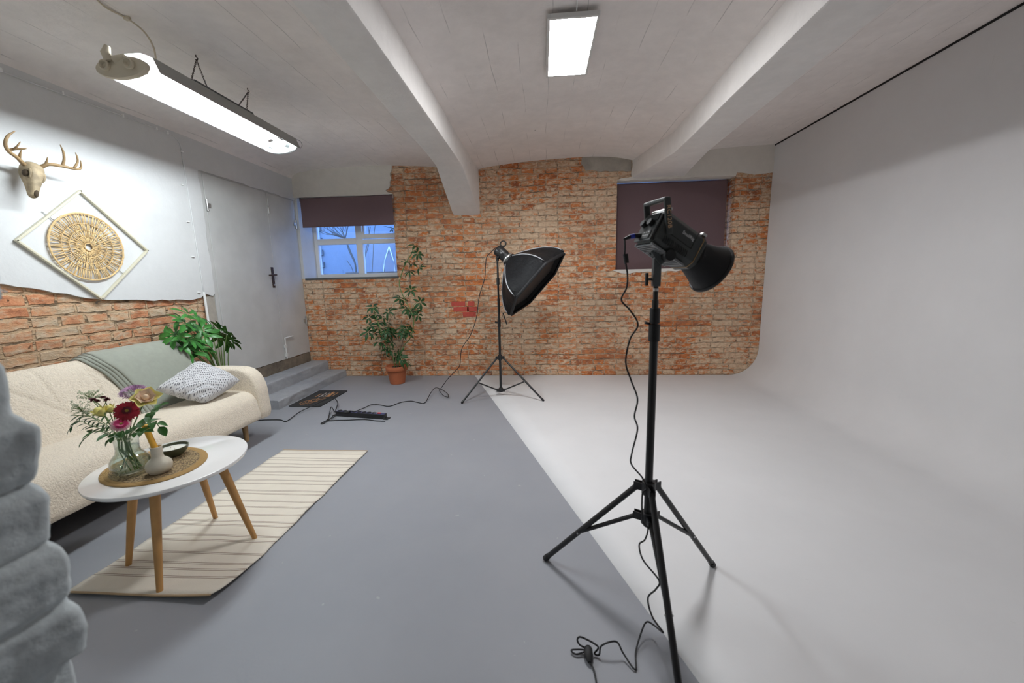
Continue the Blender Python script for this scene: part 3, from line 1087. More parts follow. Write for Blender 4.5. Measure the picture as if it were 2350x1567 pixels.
# ------------------------------------------------------------------ lamps of the room
def fluorescent():
    xc, y0, y1 = -2.128, 2.105, 3.315
    t = thing('fluorescent_light', 'long white fluorescent batten hanging on chains above the deer skull', 'ceiling light', (xc, (y0 + y1) / 2, 2.40))
    sec = [(-.152, 2.400), (-.120, 2.480), (-.055, 2.506), (.055, 2.506), (.120, 2.480), (.152, 2.400)]
    ins = [(-.1485, 2.4005), (-.1175, 2.4775), (-.054, 2.5035), (.054, 2.5035), (.1175, 2.4775), (.1485, 2.4005)]
    m = MB()
    for s, mi in ((sec, 0), (ins, 1)):
        vs = [(xc + x, y, z) for y in (y0, y1) for x, z in s]
        m.add(vs, [(i, i + 1, i + 7, i + 6) for i in range(5)], mi)
    n = 12
    for k, y in enumerate((y0, y1)):     # rolled edges joining outer and inner skin
        o, q = k * 6, 12 + k * 6
        m.f += [(o + i, o + i + 1, q + i + 1, q + i) for i in range(5)]
        m.mi += [0] * 5
    m.f += [(0, 6, 18, 12), (5, 11, 23, 17)]
    m.mi += [0, 0]
    m.build('reflector', ['fixture_grey', 'fixture_inner'], t, smooth=False)
    for s in (-.066, .066):
        MB().tube([(xc + s, y0 - .035, 2.418), (xc + s, y1 - .028, 2.418)], .0135, 14).build('fluorescent_tube', 'tube_glow', t, angle=40)
    ax = (Vector((1, 0, 0)), Vector((0, 0, 1)), Vector((0, -1, 0)))
    for y, s in ((y0 - .050, 1), (y1 - .030, -1)):
        m = MB()
        a = (Vector((1, 0, 0)), Vector((0, 0, 1)), Vector((0, -s, 0)))
        m.lathe([(.0, -.012), (.93, -.012), (1.0, -.006), (1.0, .010), (.95, .018), (.60, .024), (0, .026)], (xc, y, 2.408), 36, (a[0] * .142, a[1] * .052, a[2]))
        m.tube([(xc - .045, y - s * .02, 2.435), (xc - .055, y - s * .028, 2.47), (xc - .045, y - s * .022, 2.505)], [.024, .02, .012], 10)
        m.tube([(xc - .02, y - s * .015, 2.44), (xc + .035, y - s * .015, 2.455)], [.022, .012], 10)
        cap = m.build('end_cap', 'cap_beige' if s == 1 else 'lamp_socket', t, angle=40)
        for q in (-.066, .066):
            MB().lathe([(.0, .020), (.016, .020), (.024, .026), (.026, .040), (.020, .044), (.012, .030), (0, .028)], (xc + q, y, 2.412), 20, a).build('socket_boss', 'cap_beige' if s == 1 else 'lamp_socket', cap, angle=40)
            MB().tube([(xc + q, y + s * .012, 2.418), (xc + q, y + s * .055, 2.418)], .019, 16).build('tube_holder', 'lamp_socket', cap, angle=40)
    m = MB().box((xc, 2.70, 2.523), (.085, .50, .034))
    m.build('ballast_box', 'ballast', t, smooth=False, bevel=.008)
    MB().tube([(xc + .12, y1, 2.475), (xc + .15, y1 + .012, 2.46), (xc + .16, y1 + .014, 2.43), (xc + .150, y1, 2.405)], .003, 6, smooth=4).build('spring_clip', 'steel', t)
    for yh, ya, yb in ((2.62, 2.47, 2.60), (3.07, 2.84, 2.93)):
        hx = -2.20
        for ye in (ya, yb):
            m = MB()
            p, q = Vector((hx, yh, 2.735)), Vector((xc, ye, 2.535))
            n = int((q - p).length / .014)
            for k in range(n):
                c0 = p.lerp(q, (k + .5) / n)
                a, b, d = frame(q - p)
                w = a if k % 2 else b
                m.tube([c0 + d * (.0085 * math.cos(u)) + w * (.0042 * math.sin(u)) for u in np.linspace(0, 2 * math.pi, 9)], .0016, 5, cap=False)
            m.build('chain', 'iron_brown', t)
        MB().tube([(hx, yh, 2.768), (hx, yh, 2.752), (hx + .010, yh, 2.742), (hx + .004, yh, 2.732), (hx - .006, yh, 2.736)], .003, 6, smooth=4).build('hook', 'iron_brown', t)


def panel_light():
    x0, x1, y0, y1, z = .047, .334, 2.405, 3.045, 2.700
    t = thing('panel_light', 'flat white rectangular light panel under the vault between the beams', 'ceiling light', ((x0 + x1) / 2, (y0 + y1) / 2, z))
    f = .016
    m = MB().bx(x0, x0 + f, y0, y1, z, z + .026).bx(x1 - f, x1, y0, y1, z, z + .026).bx(x0 + f, x1 - f, y0, y0 + f, z, z + .026).bx(x0 + f, x1 - f, y1 - f, y1, z, z + .026).bx(x0 + f, x1 - f, y0 + f, y1 - f, z + .018, z + .026)
    m.build('frame', 'white_metal', t, smooth=False, bevel=.002)
    MB().bx(x0 + f, x1 - f, y0 + f, y1 - f, z + .003, z + .006).build('diffuser', 'panel_glow', t, smooth=False)
    MB().tube([(.205, 2.40, 2.726), (.205, 2.385, 2.735), (.203, 2.33, 2.744), (.198, 2.22, 2.7505)], .0035, 8, smooth=5).build('cord', 'white_metal', t)
    MB().tube([(.197, 2.205, 2.748), (.197, 2.205, 2.762)], .012, 10).build('cord_outlet', 'ballast', t, angle=40)
    for x in (.09, .29):
        for y in (2.5, 2.94):
            MB().tube([(x, y, 2.724), (x, y, 2.76)], .004, 6).build('spacer', 'steel', t)


def wall_cable():
    t = thing('wall_cable', 'thin white cable clipped along the left wall top and down beside the door', 'cable', (XL + .03, 3.55, .53))
    x = XL + .030
    P = [(x, .7, 2.585), (x, 2.37, 2.60), (x, 3.0, 2.612), (x, 3.40, 2.620), (x, 3.50, 2.600), (x, 3.535, 2.545), (x, 3.538, 2.45), (x, 3.545, 2.0), (x, 3.556, 1.19)]
    MB().tube(P, .0055, 8, smooth=6).build('cable', 'plaster_white', t)
    MB().tube([(x, 3.556, 1.24), (x, 3.558, .9), (x, 3.560, .50)], .011, 10).build('conduit_pipe', 'upvc', t, angle=40)
    MB().tube([(x, 3.560, .53), (x, 3.560, .50)], .017, 10).build('pipe_collar', 'upvc', t, angle=40)

    def clip(y, z, vert):
        m = MB()
        if vert:
            m.bx(x - .008, x + .009, y - .013, y + .013, z - .005, z + .005)
        else:
            m.bx(x - .008, x + .009, y - .005, y + .005, z - .012, z + .012)
        m.build('cable_clip', 'upvc', t, smooth=False, bevel=.002)
    for px, py in ((418, 424), (431.6, 508.6), (443, 589), (456.6, 671)):
        p = at(px, py, X=x)
        clip(p.y, p.z, True)
    for y in (1.9, 2.35, 2.66, 3.05, 3.32, 3.42):
        clip(y, 2.585 + (y - .7) * .0128, False)
    clip(3.536, 2.50, True)


def ceiling_cable():
    P = [(-1.95, 1.10), (-2.10, 1.6), (-2.16, 1.90)]
    zc = 2.755
    pts = [at(195, -30, Z=zc), at(240, 15, Z=zc), at(292, 43, Z=zc)]
    e = Vector((-2.10, 2.22, 2.507))
    pts += [at(330, 72, Z=2.70), at(352, 108, Z=2.62), e]
    t = thing('ceiling_cable', 'thin pale cable sagging from the ceiling to the fluorescent batten', 'cable', pts[2])
    MB().tube(pts, .0045, 8, smooth=6).build('cable', 'cap_beige', t)
    p = pts[2]
    MB().box(p + Vector((0, 0, .003)), (.03, .022, .02)).build('cable_clip', 'cap_beige', t, smooth=False, bevel=.004)


# ------------------------------------------------------------------ left wall decoration
def deer_skull():
    # nose hangs down and stands off the wall
    top, nose = at(73, 385, X=XL + .115), at(76, 452, X=XL + .150)
    t = thing('deer_skull', 'pale deer skull with branching antlers hung on the white wall', 'skull', (XL + .03, top.y, nose.z))
    d = (nose - top)
    L = d.length
    ax, ay, az = frame(d, (1, 0, 0))
    # ay ~ out of the wall, ax ~ along the wall
    out = Vector((1, 0, 0))
    out = (out - az * out.dot(az)).normalized()
    side = az.cross(out).normalized()
    rings = [(-.16, .012, .010), (-.12, .040, .034), (-.02, .056, .048), (.12, .060, .050), (.26, .063, .047), (.36, .058, .044), (.48, .044, .040), (.62, .034, .036), (.78, .026, .031), (.92, .023, .026), (1.0, .019, .018), (1.04, .006, .006)]
    n = 24

    def ring(s, w, h, k):
        a = 2 * math.pi * k / n
        ca, sa = math.cos(a), math.sin(a)
        ww = w * (abs(ca) ** .8) * (1 if ca > 0 else -1)
        hh = h * (abs(sa) ** .9) * (1 if sa > 0 else -1)
        # eye hollows on both flanks
        if .20 < s < .40 and abs(ca) > .55 and sa > -.3:
            ww *= .74
        return top + az * (L * s) + side * (ww * .86) + out * hh
    m = MB()
    vs = [ring(s, w, h, k) for s, w, h in rings for k in range(n)]
    fs = [(i * n + k, i * n + (k + 1) % n, (i + 1) * n + (k + 1) % n, (i + 1) * n + k) for i in range(len(rings) - 1) for k in range(n)]
    m.add(vs, fs + [tuple(range(n)), tuple((len(rings) - 1) * n + k for k in range(n))])
    m.build('skull', 'bone', t, subsurf=2)
    for s in (-1, 1):
        c = top + az * (L * .29) + side * (s * .035) + out * .013
        MB().ball(c - out * .004, (.024, .021, .016), 14, 8, (az, out, side)).build('eye_socket', 'bone_hollow_shade', t)
        # brow ridge and cheek bone
        MB().tube([c - az * .034 + out * .010 - side * s * .006, c - az * .02 + out * .022 - side * s * .001, c + out * .024 + side * s * .0, c + az * .028 + out * .016 - side * s * .003, c + az * .034 - out * .004 - side * s * .008], [.004, .006, .006, .005, .003], 8, smooth=4).build('brow_ridge', 'bone', t)
    c = top + az * (L * .86) + out * .024
    MB().ball(c + az * .006 - out * .002, (.030, .010, .0115), 12, 8, (az, out, side)).build('nasal_opening', 'bone_hollow_shade', t)
    # antlers
    xb = XL + .13

    def A(px, py, dx):
        return at(px, py, X=xb + dx)
    left = MB()
    left.tube([A(66, 384, -.02), A(56, 378, .0), A(40, 362, .03), A(20, 347, .06), A(12, 330, .08), A(18, 312, .09), A(34, 301, .09)], [.014, .012, .010, .0095, .0085, .007, .0025], 10, smooth=5)
    left.tube([A(19, 345, .06), A(34, 342, .08), A(48, 342, .10), A(61, 341, .12)], [.008, .007, .006, .002], 8, smooth=4)
    left.tube([A(30, 343, .075), A(38, 337, .10), A(47, 325, .12)], [.006, .005, .002], 8, smooth=4)
    left.tube([A(44, 364, .025), A(46, 354, .05), A(49, 344, .07)], [.008, .006, .002], 8, smooth=4)
    left.build('antler', 'antler', t)
    right = MB()
    right.tube([A(84, 384, -.02), A(94, 383, .0), A(112, 377, .03), A(142, 381, .05), A(165, 386, .06), A(180, 388, .07), A(186, 383, .08), A(185, 368, .10)], [.014, .012, .010, .0095, .0085, .0075, .006, .002], 10, smooth=5)
    right.tube([A(104, 379, .02), A(107, 372, .03), A(109, 361, .05)], [.009, .007, .002], 8, smooth=4)
    right.tube([A(143, 381, .05), A(147, 366, .07), A(145, 348, .09), A(138, 332, .10)], [.0085, .007, .006, .002], 8, smooth=4)
    right.tube([A(170, 386, .065), A(178, 372, .08), A(177, 360, .09), A(173, 350, .10)], [.0075, .006, .005, .002], 8, smooth=4)
    right.build('antler', 'antler', t)


def wall_hanging():
    x = XL + .030
    c = Vector((x, 2.650, 1.595))
    t = thing('wall_hanging', 'woven straw disc inside a pale diamond frame on the white wall', 'wall decoration', c + Vector((0, 0, -.37)))
    cor = [Vector((x, 2.646, 1.972)), Vector((x, 3.056, 1.593)), Vector((x, 2.655, 1.220)), Vector((x, 2.246, 1.599))]
    m = MB()
    w, dpt = .013, .022
    mid = sum(cor, Vector()) / 4
    for i in range(4):
        a, b = cor[i], cor[(i + 1) % 4]
        d = (b - a).normalized()
        ax = (Vector((1, 0, 0)), Vector((1, 0, 0)).cross(d), d)
        m.box((a + b) / 2 + Vector((dpt / 2, 0, 0)), (dpt, w, (b - a).length + w * .9), ax)
    m.build('frame', 'frame_wood_pale', t, smooth=False, bevel=.002)
    # disc: radial straws bound by rings
    dc = Vector((x + .006, 2.636, 1.588))
    rad = .232
    r = random.Random(3)
    m = MB()

    def P(rr, a, off=0):
        return dc + Vector((off, rr * math.cos(a), rr * math.sin(a)))
    bands = [(.028, .078, 44), (.070, .120, 64), (.112, .165, 84), (.158, rad, 104)]
    for q, (a, b, n) in enumerate(bands):
        for k in range(n):
            w0 = 2 * math.pi * k / n + r.uniform(-.022, .022)
            w1 = w0 + r.uniform(-.035, .035)
            o = r.uniform(-.003, .003) + .002 * (q % 2)
            wd = .0026 + .0010 * r.random()
            m.tube([P(a - .002, w0, o), P((a + b) / 2, (w0 + w1) / 2, o + .004), P(b + .002, w1, o)], wd, 5)
    for rr, w in ((.026, .004), (.074, .0022), (.116, .0022), (.162, .0022), (rad - .006, .002), (rad, .0048)):
        n = 72
        m.tube([P(rr, 2 * math.pi * k / n, .006 + .002 * math.sin(k * 2.2)) for k in range(n + 1)], w, 6, cap=False)
    m.build('woven_disc', 'straw', t)
    for a, b in ((math.radians(137), .075), (math.radians(-41), .05)):
        p0 = P(rad, a)
        MB().tube([p0, P(rad + b, a, -.006)], .0022, 6).build('tie', 'steel', t)


# ------------------------------------------------------------------ seating corner
SOFA_F, SOFA_R = -2.335, 3.085


def loft_y(m, prof, ys, scale=None, cx=0, cz=0):
    """closed profile (x,z) lofted along y, optional per-section scale about (cx,cz)."""
    n = len(prof)
    vs = []
    for y in ys:
        k = scale(y) if scale else 1
        vs += [(cx + (x - cx) * k, y, cz + (z - cz) * k) for x, z in prof]
    fs = [(i * n + j, i * n + (j + 1) % n, (i + 1) * n + (j + 1) % n, (i + 1) * n + j) for i in range(len(ys) - 1) for j in range(n)]
    fs += [tuple(range(n)), tuple((len(ys) - 1) * n + j for j in reversed(range(n)))]
    m.add(vs, fs)


def closed_curve(pts, n=6):
    pts = [Vector((a, 0, b)) for a, b in pts]
    k = len(pts)
    out = []
    for i in range(k):
        p0, p1, p2, p3 = pts[i - 1], pts[i], pts[(i + 1) % k], pts[(i + 2) % k]
        for j in range(n):
            t = j / n
            q = .5 * ((2 * p1) + (p2 - p0) * t + (2 * p0 - 5 * p1 + 4 * p2 - p3) * t * t + (3 * p1 - p0 - 3 * p2 + p3) * t ** 3)
            out.append((q.x, q.z))
    return out


BACK = [(-2.74, .36), (-2.785, .44), (-2.845, .58), (-2.905, .72), (-2.945, .79), (-2.995, .832), (-3.055, .83), (-3.105, .78), (-3.135, .6), (-3.15, .3)]


def sofa():
    y0, y1 = 1.14, SOFA_R
    t = thing('sofa', 'cream boucle sofa with rounded arm and wooden legs against the brick wall', 'sofa', (-2.72, (y0 + y1) / 2, 0))
    # seat
    m = MB()
    F = SOFA_F
    prof = closed_curve([(F + .01, .22), (F - .0, .30), (F - .02, .375), (F - .075, .425), (F - .20, .440), (F - .42, .432), (-2.86, .40), (-2.88, .24), (-2.6, .185), (F - .10, .182), (F - .02, .188)], 5)
    ys = [y0 + .10] + list(np.linspace(y0 + .115, y1 - .145, 60)) + [y1 - .13]
    loft_y(m, prof, ys, lambda y: .93 if y in (ys[0], ys[-1]) else 1, (F - 2.86) / 2, .31)
    m.build('seat', 'boucle', t)
    # backrest with stitched channels
    seams = []
    for k in range(7):
        yy = 2.72 - k * .235
        seams.append(((yy, .845), (yy + .02, .62)))
    for k in range(5):
        yy = 2.60 - k * .42
        seams.append(((yy + .06, .36), (yy - .36, .80)))

    def seamdist(y, z):
        d = 9
        for (a, b), (c, e) in seams:
            vx, vz = c - a, e - b
            q = max(0, min(1, ((y - a) * vx + (z - b) * vz) / (vx * vx + vz * vz)))
            d = min(d, math.hypot(y - a - q * vx, z - b - q * vz))
        return d
    crv = [p for p in catmull([Vector((x, 0, z)) for x, z in BACK], 10)]
    ys = list(np.linspace(y0 + .02, y1 - .055, 190))
    m = MB()
    vs = []
    n = len(crv)
    for y in ys:
        e = max(0, (y - (ys[-1] - .14)) / .14)
        drop = .13 * (1 - math.sqrt(max(0, 1 - e ** 2.2)))
        for p in crv:
            q = Vector((p.x, y, p.z))
            if q.z > .45:
                q.z -= drop * min(1, (q.z - .45) / .25)
            g = math.exp(-(seamdist(y, p.z) / .008) ** 2) * .009 if p.x > -3.0 else 0
            q.x -= g
            q.z -= g * .4
            vs.append(q)
    fs = [(i * n + j, i * n + j + 1, (i + 1) * n + j + 1, (i + 1) * n + j) for i in range(len(ys) - 1) for j in range(n - 1)]
    fs += [tuple(range(n)), tuple((len(ys) - 1) * n + j for j in reversed(range(n)))]
    m.add(vs, fs)
    m.build('backrest', 'boucle', t)
    # arms
    ap = closed_curve([(F + .012, .215), (F + .01, .34), (F + .0, .46), (F - .042, .560), (F - .125, .616), (F - .26, .627), (F - .45, .624), (-2.98, .60), (-3.02, .40), (-2.98, .20), (-2.7, .175), (F - .05, .178)], 6)
    for (a, b) in ((y1 - .135, y1), (y0, y0 + .13)):
        m = MB()
        r = .045
        ys = [a + r * (1 - math.cos(w)) for w in np.linspace(0, math.pi / 2, 7)] + [b - r * (1 - math.cos(w)) for w in np.linspace(math.pi / 2, 0, 7)]

        def sc(y, a=a, b=b):
            dd = min(y - a, b - y)
            return .90 + .10 * math.sqrt(max(0, 1 - (1 - min(1, dd / r)) ** 2))
        loft_y(m, ap, ys, sc, -2.62, .40)
        m.build('arm', 'boucle', t)
    m = MB().bx(-3.0, F - .14, y0 + .12, y1 - .16, .135, .20)
    m.build('underframe_shade', 'black_matte', t, smooth=False)  # black box: partly the sofa's base, partly the shadow under it
    for x, y in ((F - .145, y1 - .145), (F - .145, y0 + .16), (-2.98, y1 - .2), (-2.98, y0 + .16)):
        MB().lathe([(.014, 0), (.017, .02), (.024, .18)], (x, y, 0), 16).build('leg', 'oak_pale', t, angle=40)


def on_back(y, s, off):
    """Point on the sofa back: s runs from seat (0) over the ridge (about .62) and down behind."""
    crv = [Vector((x, 0, z)) for x, z in BACK]
    k = max(0, min(.999, s)) * (len(crv) - 1)
    i = min(int(k), len(crv) - 2)
    sp = catmull(crv, 10)
    j = max(0, min(.9999, s)) * (len(sp) - 1)
    i = int(j)
    p = sp[i].lerp(sp[min(i + 1, len(sp) - 1)], j - i)
    tn = (sp[min(i + 1, len(sp) - 1)] - sp[max(i - 1, 0)]).normalized()
    nr = Vector((-tn.z, 0, tn.x))
    if nr.x < 0 and s < .5:
        nr = -nr
    if s >= .5 and nr.z < 0 and s < .72:
        nr = -nr
    if s >= .72 and nr.x > 0:
        nr = -nr
    q = p + nr * off
    return Vector((q.x, y, q.z))


def blanket():
    t = thing('throw_blanket', 'sage green folded blanket draped over the sofa back', 'blanket', (-2.93, 2.62, .45))
    # several folded layers, each slightly wider at its left edge
    for k, (yl_top, yl_bot, off) in enumerate(((2.335, 2.475, .038), (2.315, 2.452, .030), (2.295, 2.432, .022), (2.275, 2.412, .013))):
        m = MB()

        def fn(u, v, k=k, yl_top=yl_top, yl_bot=yl_bot, off=off):
            s = .06 + .70 * u
            f = max(0, min(1, (s - .06) / .5))
            f = f * f * (3 - 2 * f)
            yl = yl_bot + (yl_top - yl_bot) * f
            yr = 2.99 + (2.955 - 2.99) * f
            y = yl + (yr - yl) * v
            o = off + .006 * noise.noise(Vector((y * 7, s * 5, k * 2.0))) * (1 if k == 0 else .3)
            edge = math.sin(min(1, v / .05) * math.pi / 2)
            if k == 0:
                rr = max(0, (v - .93) / .07)
                o = o * (1 - rr ** 2) + .010 * rr ** 2
            o = off - (1 - edge) * .006 + (o - off)
            p = on_back(y, s, o)
            e = max(0, (y - (SOFA_R - .055 - .14)) / .14)
            if p.z > .45:
                p.z -= .13 * (1 - math.sqrt(max(0, 1 - min(1, e) ** 2.2))) * min(1, (p.z - .45) / .25)
            return p
        m.grid(fn, 60, 44)
        m.build('fold', 'blanket_sage', t, solid=.006)


def pillow():
    T = at(452, 829, X=-2.80)
    B = at(472, 924, X=-2.47)
    L = at(357, 893, X=-2.70)
    Rr = at(551, 873, X=-2.44)
    ctr = (T + B + L + Rr) / 4
    n = (B - T).cross(Rr - L).normalized()
    if n.dot(Vector((1, -1, 1))) < 0:
        n = -n
    t = None
    m = MB()
    # (u,v): T=(0,0) R=(1,0) B=(1,1) L=(0,1)

    def fn(side):
        def g(u, v):
            a, b = 2 * u - 1, 2 * v - 1
            p = (T * (1 - u) + Rr * u) * (1 - v) + (L * (1 - u) + B * u) * v
            ka, kb = (-.055 if a > 0 else .09), (-.055 if b > 0 else .09)
            pin = kb * (1 - a * a) * abs(b) ** 3 + ka * (1 - b * b) * abs(a) ** 3
            p = p.lerp(ctr, pin)
            h = .085 * ((1 - a ** 4) * (1 - b ** 4)) ** .55
            wr = .010 * noise.noise(Vector((a * 3, b * 3, 1))) + .0065 * math.sin((a + b) * 16 + 3 * noise.noise(Vector((a * 2, b * 2, 5)))) * (1 - abs(a) ** 3) * max(0, (a + b))
            return p + n * (side * (h + wr * (h > .01)))
        return g
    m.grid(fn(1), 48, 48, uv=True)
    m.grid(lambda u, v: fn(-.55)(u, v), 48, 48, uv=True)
    o = m.build('throw_pillow', 'minky_grey', None, base=ctr - Vector((0, 0, .1)), weld=True)
    tag(o, 'pale grey dimpled cushion lying on the sofa against its arm', 'cushion')


TABLE_Z = .478
TCX, TCY = -1.757, 1.620


def table():
    t = thing('coffee_table', 'white oval coffee table on four splayed wooden legs', 'table', (TCX, TCY, 0))
    a = Vector((.484, -.875, 0))
    b = Vector((.875, .484, 0))
    m = MB()
    m.lathe([(0, -.020), (.96, -.020), (.985, -.018), (.998, -.010), (1.0, -.005), (.997, -.001), (.99, 0), (0, 0)], (TCX, TCY, TABLE_Z), 72, (a * .322, b * .299, Vector((0, 0, 1))))
    m.build('tabletop', 'lacquer_white', t, angle=50)
    for px, py, fx, fy in ((367, 1365, .62, 0), (295, 1300, .62, 0), (495, 1192, .62, 0), (585, 1238, .62, 0)):
        foot = at(px, py - 3, Z=.006)
        topc = Vector((TCX, TCY, 0)).lerp(Vector((foot.x, foot.y, 0)), .63)
        topc.z = TABLE_Z - .019
        m = MB().tube([foot, foot.lerp(topc, .5), topc], [.0115, .0165, .0205], 18)
        m.build('leg', 'oak', t, angle=50)
        p = topc + Vector((0, 0, -.003))
    return t


def table_things():
    z = TABLE_Z
    ang = math.atan2(.460, -.888)
    # place mat
    c = Vector((-1.795, 1.580, z))
    m = MB().lathe([(0, .006), (.80, .006), (.98, .0055), (1.0, .003), (.99, .0), (0, .0)], c, 80, (Vector((.230, 0, 0)), Vector((0, .185, 0)), Vector((0, 0, 1))))
    o = m.build('placemat', 'jute_braid', None, base=c, angle=60)
    o.rotation_euler.z = ang
    tag(o, 'oval jute placemat with a plain tan border on the white table', 'placemat')
    zt = z + .0065
    # glass vase with water
    vc = Vector((-1.842, 1.512, zt))
    t = thing('glass_vase', 'clear glass vase holding the mixed bouquet on the coffee table', 'vase', vc)
    outer = [(0, 0), (.040, 0), (.052, .004), (.0655, .022), (.070, .042), (.066, .062), (.054, .080), (.044, .092), (.0405, .110), (.042, .140), (.047, .172), (.050, .182)]
    inner = [(.048, .182), (.045, .172), (.040, .140), (.0385, .110), (.042, .093), (.052, .081), (.064, .062), (.067, .042), (.063, .024), (.050, .008), (.038, .006), (0, .006)]
    MB().lathe(outer + inner, vc, 40).build('vase_body', 'vase_glass', t)
    wat = [(0, .0065), (.037, .0065), (.049, .0085), (.062, .0245), (.066, .042), (.063, .0615), (.051, .0805), (.0412, .0925), (.0378, .110), (.0385, .120), (0, .120)]
    MB().lathe(wat, vc, 40).build('water', 'vase_water', t)
    # bud vase and candle
    cc = Vector((-1.700, 1.508, zt))
    prof = [(0, 0), (.026, 0), (.036, .004), (.0455, .020), (.0475, .034), (.044, .048), (.034, .060), (.0235, .068), (.0205, .078), (.0205, .112), (.0225, .120), (.019, .121), (.0165, .118), (.0165, .080), (.0, .078)]
    o = MB().lathe(prof, cc, 40).build('candle_holder', 'ceramic_cream', None, base=cc)
    tag(o, 'round bellied cream ceramic bud vase holding the yellow candle', 'candle holder')
    o.rotation_euler = (0, 0, 0)
    b = cc + Vector((0, 0, .092))
    top = b + Vector((-.022, -.012, .132))
    t = thing('taper_candle', 'leaning yellow taper candle standing in the cream ceramic holder', 'candle', b)
    MB().tube([b, b.lerp(top, .5), b.lerp(top, .98), top], [.0112, .0112, .0110, .008], 20).build('wax', 'candle_yellow', t, angle=50)
    MB().tube([top, top + Vector((-.001, 0, .010))], .0012, 6).build('wick', 'cap_beige', t)
    # low green bowl with candle wax
    bc = Vector((-1.800, 1.676, zt))
    t = thing('candle_bowl', 'low dark green bowl filled with white wax behind the bud vase', 'bowl', bc)
    prof = [(0, 0), (.030, 0), (.037, .003), (.050, .016), (.058, .030), (.061, .042), (.0615, .045), (.0585, .045), (.056, .036), (.052, .030), (0, .030)]
    MB().lathe(prof, bc, 44).build('bowl', 'bowl_green', t, angle=60)
    MB().lathe([(0, .0335), (.052, .0335), (.0545, .0325), (.053, .0305), (0, .0305)], bc, 40).build('wax', 'wax_white', t, angle=60)
    for q in ((-.018, .006), (.02, -.01)):
        MB().tube([bc + Vector((q[0], q[1], .033)), bc + Vector((q[0], q[1], .041))], .0011, 5).build('wick', 'cap_beige', t)
    return vc


